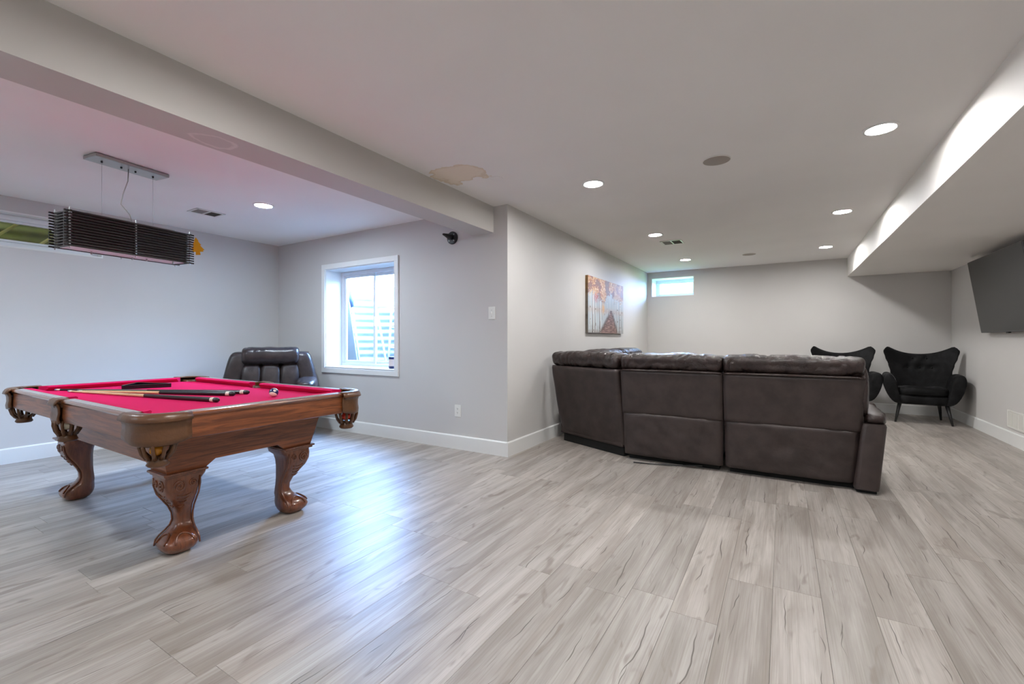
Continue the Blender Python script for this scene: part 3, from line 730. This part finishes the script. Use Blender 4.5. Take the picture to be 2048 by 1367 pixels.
def vent(x, y, wx, wy, label, axis):
    t = thing('ceiling_vent', label, 'air vent', (x, y, CEIL), 0, 'ceiling vents')
    b = B()
    for (a0, a1, c0, c1) in ((-wx, wx, wy - .022, wy), (-wx, wx, -wy, -wy + .022), (-wx, -wx + .022, -wy, wy), (wx - .022, wx, -wy, wy)): rbox(b, a0, a1, c0, c1, -.007, -.0005, .002, 1)
    if axis == 'y': rbox(b, -wx, wx, -.007, .007, -.007, -.0005)
    else: rbox(b, -.007, .007, -wy, wy, -.007, -.0005)
    obj('frame', b, M_PLATE, t)
    b = B(); rbox(b, -wx + .02, wx - .02, -wy + .02, wy - .02, -.002, -.0006); obj('backing', b, M_VENTD, t)
    m = 9
    for s in (-1, 1):
        for k in range(m):
            b = B(); f = -1 + 2 * (k + .5) / m
            if axis == 'y':
                x0_ = (wx - .026) * f; y0_, y1_ = sorted((s * .010, s * (wy - .022)))
                rbox(b, x0_ - .004, x0_ + .004, y0_, y1_, -.006, -.0045)
            else:
                y0_ = (wy - .026) * f; xx0, xx1 = sorted((s * .010, s * (wx - .022)))
                rbox(b, xx0, xx1, y0_ - .004, y0_ + .004, -.006, -.0045)
            obj('louver', b, M_VENTD if s > 0 else M_GRILLE, t)
vent(-5.08, 2.32, .105, .135, 'white ceiling vent above the pool room near the slatted lamp', 'y')
vent(-1.27, 6.265, .135, .135, 'white ceiling vent beside the recessed light over the sofa', 'x')
reg = thing('wall_register', 'white wall register low on the right wall above the baseboard', 'air vent', (XR, 6.80, .178))
b = B(); frame_rect(b, -.20, .20, 0, .19, .018, -.010, -.0005, 'yz', .002); rbox(b, -.004, -.0005, -.19, .19, .01, .18); obj('frame', b, M_PLATE, reg)
for k in range(30):
    if k in (9, 10, 20): continue
    b = B(); yy = -.178 + .356 * k / 29; rbox(b, -.009, -.004, yy - .004, yy + .002, .02, .17); obj('fin', b, M_PLATE, reg)
sw = thing('light_switch', 'white toggle light switch on the wall near the corner', 'light switch', (-2.455, YW, 1.392))
b = B(); rbox(b, -.040, .040, -.006, -.0005, -.062, .062, .003, 2); obj('plate', b, M_PLATE, sw)
b = B(); rbox(b, -.005, .005, -.016, -.005, -.004, .012, .002, 1); obj('toggle', b, M_PLATE, sw)
for z in (-.03, .03):
    b = B(); lathe(b, [(.003, -.0075), (.0035, -.0055)], 8, (0, 0, z), 'y'); obj('screw', b, M_GRILLE, sw)
ou = thing('wall_outlet', 'white duplex power outlet low on the wall above the baseboard', 'power outlet', (-2.878, YW, .395))
b = B(); rbox(b, -.040, .040, -.006, -.0005, -.062, .062, .003, 2); obj('plate', b, M_PLATE, ou)
for z in (-.02, .02):
    b = B(); lathe(b, [(.016, -.0085), (.017, -.0055)], 16, (0, 0, z), 'y'); s_ = obj('socket', b, M_PLATE, ou)
    b = B()
    for x in (-.006, .006): rbox(b, x - .0013, x + .0013, -.0092, -.008, z, z + .009)
    rbox(b, -.0025, .0025, -.0092, -.008, z - .010, z - .005); obj('slot', b, M_DARK, s_)
mt = thing('speaker_bracket', 'black round wall bracket with stubby arm under the beam', 'wall bracket', (-2.945, YW, 2.19))
b = B(); lathe(b, [(.066, -.001), (.066, -.016), (.060, -.022), (.03, -.024), (.004, -.024)], 28, (0, 0, 0), 'y'); obj('base_plate', b, M_BLACK, mt, autos=40)
b = B(); tube(b, [(0, -.02, .005), (-.004, -.05, .004), (-.006, -.08, .008), (-.010, -.12, .012), (-.012, -.145, .013)], [.030, .029, .024, .014, .010], 12); obj('arm', b, M_BLACK, mt, smooth=True)
for k in range(4):
    a = PI / 4 + k * PI / 2; b = B(); lathe(b, [(.005, -.027), (.006, -.022)], 8, (.045 * math.cos(a), 0, .045 * math.sin(a)), 'y'); obj('screw', b, M_CHROME, mt)
jar = thing('candle_jar', 'small jar with navy bands and patterned middle on the window sill', 'jar', (-3.93, 3.80, .792))
M_NAVY = simple('navy_band', lin((40, 46, 84)), .4)
def pattern():
    t = NT('peach_pattern'); v = t.n('ShaderNodeTexChecker'); v.inputs['Scale'].default_value = 150; v.inputs[1].default_value = (*lin((226, 190, 168)), 1); v.inputs[2].default_value = (*lin((232, 226, 222)), 1); t.l(t.coord(), v.inputs[0]); t.base(v.outputs[0]); return t.m
b = B(); lathe(b, [(.056, .028), (.0565, .11)], 24); obj('label_band', b, pattern(), jar, smooth=False, autos=30)
b = B(); lathe(b, [(.052, 0), (.057, .003), (.057, .029)], 24); obj('bottom_band', b, M_NAVY, jar, autos=30)
b = B(); lathe(b, [(.057, .109), (.057, .138), (.050, .140), (.01, .140)], 24); obj('top_band', b, M_NAVY, jar, autos=30)

# ------------------------------------------------------------------ painting
def painting():
    Yl, Yr, zb, zt, X = 5.672, 7.224, 1.226, 2.0, -2.236
    t = thing('canvas_painting', 'unframed canvas print of a birch-lined path under orange leaves', 'painting', (XP, (Yl + Yr) / 2, zb))
    yc = (Yl + Yr) / 2; d = X - XP; hw = (Yr - Yl) / 2; hh = zt - zb
    NU, NV = 220, 130; rnd = random.Random(3)
    trunks = [(.12, .014, .0), (.175, .010, .0), (.30, .016, .0), (.36, .006, .25), (.42, .005, .32), (.50, .004, .38), (.57, .006, .36), (.645, .006, .36), (.70, .006, .30), (.745, .008, .20), (.80, .012, .0), (.89, .014, .0), (.95, .008, .1), (.05, .008, .15)]
    def n2(x, y, s=0): return noise.noise(Vector((x, y, s)))
    def colour(u, v):
        mist = .5 + .5 * n2(u * 4, v * 3, 1)
        c = Vector((190, 198, 200)) * (1 - .16 * mist)
        hb = math.exp(-((v - .42) / .05) ** 2) * (.3 + .5 * mist); c = c.lerp(Vector((176, 150, 132)), hb)
        g = max(0, .16 - v) / .16; c = c.lerp(Vector((120, 98, 82)), .6 * g * (.5 + .7 * n2(u * 12, v * 20, 11)) if n2(u * 12, v * 20, 11) > -.7 else 0)
        # path
        ap, bl_, br = .613, .275, .82
        if v < .44:
            f = v / .44; l = bl_ + (ap - .012 - bl_) * f ** .85; r = br + (ap + .012 - br) * f ** .85
            e = min(u - l, r - u)
            if e > 0:
                s = n2(u * 14, v * 70, 5); p = Vector((92, 66, 58)).lerp(Vector((176, 142, 126)), max(0, min(1, .42 + .9 * s))); c = c.lerp(p, min(1, e / .015))
            eg = math.exp(-((abs(e)) / .03) ** 2) * (.65 + .4 * n2(u * 30, v * 16, 8)); c = c.lerp(Vector((84, 66, 56)), max(0, min(1, eg)))
        for (tu, tw, base) in trunks:
            if v > base:
                cu = tu + .008 * n2(tu * 50, v * 3, 2); e = (u - cu) / (tw * 1.3)
                if abs(e) < 1.2:
                    a = max(0, 1 - abs(e) ** 4 * .6); low = max(0, 1 - v / .5)
                    wt = Vector((236, 234, 228)) if e > .15 else Vector((236, 234, 228)).lerp(Vector((58, 46, 40)), .45 + .55 * low)
                    if n2(u * 8, v * 30, tu * 9) > .42: wt = Vector((120, 106, 94))
                    c = c.lerp(wt, a * .85)
        fol = (v - (.60 + .12 * n2(u * 5, 2, 3) - .10 * math.exp(-((u - .40) / .07) ** 2) + .10 * math.exp(-((u - .6) / .05) ** 2))) / .2
        dn = n2(u * 34, v * 22, 4) * .5 + n2(u * 80, v * 50, 6) * .5
        if fol + dn * .9 > .25:
            k = n2(u * 9, v * 6, 7) + .4 * n2(u * 40, v * 30, 9)
            leaf = Vector((176, 112, 58)).lerp(Vector((232, 204, 154)), max(0, min(1, .4 + dn * 1.6))) if k > .0 else Vector((140, 78, 54)).lerp(Vector((132, 106, 84)), max(0, min(1, -k * 2)))
            if u > .7: leaf = leaf.lerp(Vector((170, 140, 108)), .4)
            c = c.lerp(leaf, min(1, max(0, (fol + dn * .9 - .25) * 3)) * .88)
        rd = math.exp(-((u - .2) / .05) ** 2 - ((v - .64) / .07) ** 2); c = c.lerp(Vector((170, 50, 36)), max(0, min(1, rd * (.6 + dn))))
        yl = math.exp(-((u - .385) / .035) ** 2 - ((v - .47) / .09) ** 2); c = c.lerp(Vector((214, 160, 100)), max(0, min(1, yl * (.9 + dn))))
        return c
    bm = B(); V = [[bm.verts.new((d, -hw + 2 * hw * i / NU, hh * j / NV)) for i in range(NU + 1)] for j in range(NV + 1)]
    for j in range(NV):
        for i in range(NU): bm.faces.new([V[j][i], V[j][i + 1], V[j + 1][i + 1], V[j + 1][i]])
    bm.verts.index_update()
    cols = [lin(tuple(colour(i / NU, j / NV))) for j in range(NV + 1) for i in range(NU + 1)]
    m = NT('canvas_print'); at = m.n('ShaderNodeVertexColor', layer_name='print'); m.base(at.outputs[0]); m.set(Roughness=.6)
    o = obj('print', bm, m.m, t); ca = o.data.color_attributes.new('print', 'FLOAT_COLOR', 'POINT')
    for i, c in enumerate(cols): ca.data[i].color = (*c, 1)
    s = NT('canvas_side'); c_ = s.coord(scale=(1, 8, 7)); nz = s.noise(c_, 1.0, 3)
    sz = s.n('ShaderNodeSeparateXYZ'); s.l(s.coord(), sz.inputs[0])
    side = s.mix(s.ramp(sz.outputs[2], .45, .62), lin((118, 110, 100)), lin((150, 112, 66))); side = s.mix(s.math('MULTIPLY', s.ramp(nz, .45, .7), .6), side, lin((60, 52, 44))); s.base(side)
    b = B(); rbox(b, .001, d - .0006, -hw, hw, 0, hh); obj('stretcher', b, s.m, t)
painting()

# ------------------------------------------------------------------ television
tv = thing('television', 'black flat television tilted forward on the right wall', 'television', (1.99, 6.785, 1.638))
tilt = math.atan2(.121, .85); RM = Matrix.Rotation(-tilt, 4, 'Y')
TW, TH = .725, .429
b = B(); rbox(b, -.012, .028, -TW, TW, -TH, TH, .004, 2, RM); body = obj('body', b, M_BEZEL, tv)
b = B(); rbox(b, -.0135, -.0115, -TW + .008, TW - .008, -TH + .016, TH - .008, 0, 1, RM); obj('screen', b, M_SCREEN, tv)
b = B(); rbox(b, .026, .055, -.5, .5, -TH + .05, .1, .01, 2, RM); obj('rear_housing', b, M_BLACK, tv)
b = B(); rbox(b, .045, XR - 1.99 - .001, -.25, .25, -.16, .16, .004, 1); obj('wall_mount', b, M_BLACK, tv)
b = B(); rbox(b, -.012, .01, -.03, .03, -TH - .012, -TH, .002, 1, RM); obj('sensor', b, M_BLACK, tv)

# ------------------------------------------------------------------ sectional sofa
sofa = thing('sectional_sofa', 'dark brown leather reclining sectional sofa seen from behind', 'sofa', (0, 0, 0))
def frame_mat(o, ang): return Matrix.Translation(o) @ Matrix.Rotation(ang, 4, 'Z')
def bent_panel(b, M, w0, w1, zs, ys, thick, seed, bulge=.006, taper=None):
    """upholstered back panel: columns across x in [w0,w1], rows given by heights zs and outward depths ys (local -y is the back)"""
    nx = 28; rows = 30; rings = []
    def interp(z):
        for (za, ya), (zb, yb) in zip(zip(zs, ys), list(zip(zs, ys))[1:]):
            if za <= z <= zb + 1e-9: return ya + (yb - ya) * (z - za) / (zb - za)
        return ys[-1]
    G = []
    for j in range(rows + 1):
        z = zs[0] + (zs[-1] - zs[0]) * j / rows; row = []
        f = (z - zs[0]) / (zs[-1] - zs[0]); t0, t1 = taper(f) if taper else (0, 0)
        for i in range(nx + 1):
            u = i / nx; x = w0 + t0 + (w1 + t1 - w0 - t0) * u
            e = min(u, 1 - u) * (w1 - w0); v = min(f, 1 - f) * (zs[-1] - zs[0])
            rnd = .012 * (max(0, 1 - e / .025) ** 2 + max(0, 1 - v / .025) ** 2)
            y = interp(z) - bulge * math.sin(PI * u) ** .5 + rnd + .004 * noise.noise(Vector((x * 5 + seed, z * 6, seed))) + bulge * .5 * noise.noise(Vector((x * 11 + seed, z * 9 + x * 5, 3)))
            row.append(M @ Vector((x, y, z)))
        G.append(row)
    F = [[b.verts.new(p) for p in r] for r in G]
    off = (M.to_3x3() @ Vector((0, thick, 0)))
    Bk = [[b.verts.new(Vector(p) + off) for p in r] for r in G]
    for j in range(rows):
        for i in range(nx):
            b.faces.new([F[j][i], F[j][i + 1], F[j + 1][i + 1], F[j + 1][i]]); b.faces.new([Bk[j][i], Bk[j + 1][i], Bk[j + 1][i + 1], Bk[j][i + 1]])
    for j in range(rows):
        for i in (0, nx): b.faces.new([F[j][i], F[j + 1][i], Bk[j + 1][i], Bk[j][i]])
    for i in range(nx):
        for j in (0, rows): b.faces.new([F[j][i], F[j][i + 1], Bk[j][i + 1], Bk[j][i]])
    return b
def section(org, ang, w0, w1, seed, split=True, name='recliner_section', open_end=False):
    tpr = 1.0 if open_end else .12
    """local x across, -y is the rear, +y the front; org at the rear foot line"""
    M = frame_mat(org, ang)
    b = B(); rbox(b, w0 + .02, w1 - .02, .06, .86, .09, .40, .02, 2, M); sec = obj(name, b, M_SHELL, sofa)
    tp = (lambda f: (.02 * (1 - f), -.05 * (1 - f)))
    if split:
        b = B(); bent_panel(b, M, w0, w1, [.05, .25, .452], [.035, .018, .004], .05, seed, .022, lambda f: (.006 * (1 - f) + .006, tpr * (-.035 * (1 - f) - .022))); obj('lower_panel', b, M_SHELL, sec, smooth=True)
        b = B(); bent_panel(b, M, w0, w1, [.440, .65, .848], [-.008, -.035, -.062], .09, seed + 5, .004, lambda f: (.003 * (1 - f), -.020 * (1 - f) * tpr)); obj('upper_panel', b, M_SHELL, sec, smooth=True)
        b = B(); tube(b, [M @ Vector((w0 + .006, -.056, .846)), M @ Vector((w0 + .05, -.064, .850)), M @ Vector(((w0 + w1) / 2, -.068, .852)), M @ Vector((w1 - .05, -.064, .850)), M @ Vector((w1 - .006, -.056, .846))], .010, 8); obj('piping', b, M_LEATH, sec, smooth=True)
    else:
        b = B(); bent_panel(b, M, w0, w1, [.10, .30, .55, .848], [.07, .03, -.01, -.062], .08, seed, .008, lambda f: (.04 * (1 - f) ** 2, 0)); obj('back_panel', b, M_SHELL, sec, smooth=True)
    wd = (w1 - w0) / 2 - .006; cx = (w0 + w1) / 2
    b = B(); cushion(b, (cx, .090, .918), (wd + .006, .160, .080), (2.9, 9.0), (84, 26, 20), .014, (15, 6, 9), seed + 1, (lambda p: (p.x, p.y - .02 * max(0, p.z / .09), p.z + .006 * math.cos(p.x / wd * 1.5))), M); obj('head_cushion', b, M_LEATH, sec, smooth=True)
    b = B(); tube(b, [M @ Vector((cx - wd * .93 + 2 * wd * .93 * k / 20, -.045 + .012 * abs(k / 10 - 1) ** 4 * 4, .950 + .010 * math.cos((k / 10 - 1) * 1.4) + .003 * noise.noise(Vector((k * .7, seed, 0))))) for k in range(21)], .0035, 6); obj('seam', b, M_LEATH, sec, smooth=True)
    b = B(); cushion(b, (cx, .235, .66), (wd, .11, .19), 3.6, (20, 8, 12), .006, (6, 5, 9), seed + 2, None, M); obj('back_cushion', b, M_LEATH, sec, smooth=True)
    b = B(); cushion(b, (cx, .58, .43), (wd, .33, .085), 4, (18, 16, 6), .005, (5, 7, 5), seed + 3, None, M); obj('seat_cushion', b, M_LEATH, sec, smooth=True)
    b = B(); cushion(b, (cx, .90, .27), (wd, .05, .17), 4, (14, 5, 8), .004, (5, 7, 5), seed + 4, None, M); obj('footrest', b, M_LEATH, sec, smooth=True)
    b = B(); rbox(b, w0 + .001, w1 - .001, .035, .14, .40, .885, 0, 1, M); obj('back_board', b, M_SHELL, sec)
    b = B(); rbox(b, w0 + .04, w1 - .04, .10, .80, .0, .095, 0, 1, M); obj('base_frame', b, M_DARK, sec)
    return sec, M
YB = 4.165
secR, MR_ = section((0, YB, 0), 0, -.428, .520, 1, open_end=True)
secM, MM_ = section((0, YB, 0), 0, -1.30, -.432, 2)
# arm at the open end
b = B()
def armring(z, x0, x1): return rring(0, 0, x0, x1, YB - .03, YB + .92, z, .03, 3)
loft(b, [armring(.03, .455, .600), armring(.06, .455, .605), armring(.25, .475, .622), armring(.50, .50, .645), armring(.515, .51, .64)]); arm = obj('arm', b, M_SHELL, sofa, autos=50)
b = B(); cushion(b, (.58, YB + .36, .548), (.078, .375, .045), 4.5, (10, 24, 6), .004, (14, 9, 9), 7); obj('arm_pad', b, M_LEATH, arm, smooth=True)
b = B(); cushion(b, (.598, YB + .80, .53), (.092, .12, .06), 3, (10, 10, 8), .006, (18, 18, 14), 8); obj('arm_front', b, M_LEATH, arm, smooth=True)
b = B(); rbox(b, .47, .59, YB + .02, YB + .86, 0, .04); obj('arm_base', b, M_DARK, arm)
b = B(); cushion(b, (.515, YB + .13, .74), (.035, .17, .19), 3, (6, 14, 14), .004, (9, 9, 9), 9); obj('side_bolster', b, M_LEATH, secR, smooth=True)
# corner wedge, its back turned 23 degrees
WL = .95; wa = math.radians(-23.5)
wo = (-1.315, YB + .005, 0)
secW, MW_ = section(wo, wa, -WL, -.006, 3, False, 'corner_section')
# run along the painting wall (backs to the wall)
for k, (ya, yb) in enumerate(((5.12, 6.02), (6.03, 6.93))):
    section((-2.075, 0, 0), -PI / 2, -yb, -ya, 11 + k, True)
b = B(); tube(b, [(-1.17, 4.09, .008), (-1.05, 4.11, .009), (-.85, 4.16, .01), (-.6, 4.2, .03)], .006, 6)
tag(obj('power_cord', b, M_BLACK, smooth=True), 'black power cord on the floor under the sofa back', 'cord')

# ------------------------------------------------------------------ recliner armchair in the corner
rec = thing('recliner', 'dark brown leather recliner in the corner behind the pool table', 'armchair', (-5.13, 3.02, 0), math.radians(54))
# local -y faces the room, +y is the rear
def RC(n, c, h, nn, seg, wr, fr, seed, shape=None, parent=None, mat=None):
    b = B(); cushion(b, c, h, nn, seg, wr, fr, seed, shape); return obj(n, b, mat or M_RECL, parent or rec, smooth=True)
b = B(); rbox(b, -.38, .38, -.42, .36, .08, .42, .03, 2); obj('body', b, M_RECL, rec)
b = B(); prism(b, [(.14, .30), (.36, .30), (.42, .98), (.26, .98)], 'x', -.40, .40); bk = obj('back_shell', b, M_RECL, rec)
RC('headrest', (0, .13, .935), (.300, .125, .108), (2.8, 8.0), (32, 12, 14), .006, (16, 5, 5), 21, parent=bk)
for sx in (-1, 1):
    RC('wing', (sx * .395, .17, .725), (.098, .13, .262), 5.0, (10, 12, 18), .003, (6, 6, 5), 22 + sx, (lambda p, s=sx: (p.x + s * (-.06 * (p.z / .262) - .01) + 0, p.y + .02 * p.z / .26, p.z)), bk)
for k in (-1, 0, 1):
    RC('back_channel', (k * .205, .13, .665), (.112, .11, .20), 3.6, (10, 8, 14), .004, (7, 6, 6), 30 + k, (lambda p: (p.x, p.y + .12 * p.z, p.z)), bk)
RC('seat', (0, -.16, .45), (.29, .30, .085), 4, (14, 14, 6), .004, (6, 6, 6), 33)
for sx in (-1, 1):
    a = RC('arm', (sx * .395, -.10, .32), (.105, .40, .29), 5, (8, 16, 10), .003, (5, 5, 5), 35 + sx)
    RC('arm_pad', (sx * .395, -.14, .615), (.112, .34, .070), 3, (10, 20, 8), .006, (9, 9, 9), 38 + sx, parent=a)
RC('footrest', (0, -.46, .27), (.28, .05, .17), 4, (12, 5, 8), .003, (6, 6, 6), 41)
b = B(); rbox(b, -.36, .36, -.40, .32, 0, .085); obj('base', b, M_DARK, rec)

# ------------------------------------------------------------------ black velvet wing chairs
def wing_chair(loc, rz, label):
    t = thing('wing_chair', label, 'armchair', loc, rz, 'black velvet wing chairs')
    # back shell: param surface, x=u*w(z), front face toward -y
    Z = [.36, .46, .58, .68, .78, .88, .96, 1.0]; Wd = [.285, .30, .312, .322, .345, .378, .398, .396]
    def wid(z):
        for (a, wa_), (c, wc) in zip(zip(Z, Wd), list(zip(Z, Wd))[1:]):
            if a <= z <= c: f = (z - a) / (c - a); f = f * f * (3 - 2 * f); return wa_ + (wc - wa_) * f
        return Wd[-1]
    b = B(); nu, nv = 36, 26; F, K = [], []
    btn = [(-.13, .74), (0, .74), (.13, .74), (-.075, .87), (.075, .87)]
    for j in range(nv + 1):
        fr_, bk_ = [], []
        for i in range(nu + 1):
            u = 2 * i / nu - 1; v = j / nv
            top = .928 + .105 * min(1, abs(u) / .86) ** 2.2 - .055 * max(0, (abs(u) - .86) / .14) ** 2
            z = .36 + (top - .36) * v; x = u * wid(min(1.0, z))
            lean = .10 * (z - .36) / .6
            y = .10 + lean - .16 * abs(u) ** 3.2 * (.5 + .5 * v)
            th = .085 * (1 - .55 * abs(u) ** 6) * (1 - .5 * v ** 8) * (1 - abs(u) ** 14 * .8)
            dent = sum(.028 * math.exp(-((x - bx) ** 2 + (z - bz) ** 2) / .0012) for bx, bz in btn)
            puff = .012 * math.cos(u * 1.4)
            fr_.append(b.verts.new((x, y - th / 2 - puff + dent, z))); bk_.append(b.verts.new((x, y + th / 2, z)))
        F.append(fr_); K.append(bk_)
    for j in range(nv):
        for i in range(nu):
            b.faces.new([F[j][i], F[j][i + 1], F[j + 1][i + 1], F[j + 1][i]]); b.faces.new([K[j][i], K[j + 1][i], K[j + 1][i + 1], K[j][i + 1]])
        for i in (0, nu): b.faces.new([F[j][i], F[j + 1][i], K[j + 1][i], K[j][i]])
    for i in range(nu):
        for j in (0, nv): b.faces.new([F[j][i], F[j][i + 1], K[j][i + 1], K[j][i]])
    back = obj('backrest', b, M_VELV, t, smooth=True)
    for bx, bz in btn:
        b = B(); bmesh.ops.create_uvsphere(b, u_segments=8, v_segments=6, radius=.011, matrix=Matrix.Translation((bx, .10 + .10 * (bz - .36) / .6 - .0425 + .004, bz))); obj('button', b, M_VELV, back, smooth=True)
    # petal-shaped arms
    for s in (-1, 1):
        sect = [(.22, .25), (.29, .255), (.345, .32), (.388, .42), (.413, .51), (.424, .59), (.415, .645), (.385, .670), (.335, .664), (.295, .63), (.268, .56), (.255, .47), (.245, .38), (.230, .30)]
        cx, cz = .335, .44; rings = []
        for (y, f, dz) in ((-.325, .80, -.02), (-.315, .93, -.005), (-.28, 1.0, 0), (-.15, 1.0, .0), (0, .99, .005), (.12, .94, .012), (.20, .80, .015), (.225, .55, .015)):
            rings.append([(s * (cx + (x - cx) * f - .03 * max(0, y)), y, cz + (z - cz) * f + dz) for x, z in sect])
        b = B(); loft(b, rings); o = obj('arm', b, M_VELV, t, smooth=True); m = o.modifiers.new('soft', 'SUBSURF'); m.levels = m.render_levels = 1
    b = B(); cushion(b, (0, -.06, .315), (.285, .255, .066), 6, (12, 12, 6)); obj('seat_frame', b, M_VELV, t, smooth=True)
    b = B(); cushion(b, (0, -.095, .425), (.272, .225, .062), 4, (16, 14, 6), .003, (5, 5, 5), 3); obj('seat_cushion', b, M_VELV, t, smooth=True)
    for (x, y, fx, fy) in ((-.235, -.24, -.285, -.30), (.235, -.24, .285, -.30), (-.20, .13, -.235, .235), (.20, .13, .235, .235)):
        b = B(); tube(b, [(x, y, .27), (fx, fy, 0)], [.024, .012], 10); obj('leg', b, M_BLACK, t, smooth=True)
    return t
wc = wing_chair((1.645, 8.285, 0), math.radians(-6), 'black velvet wing chair standing nearer the right wall')
dup(wc, (.770, 8.31, 0), math.radians(3), 'black velvet wing chair half hidden behind the sofa end')
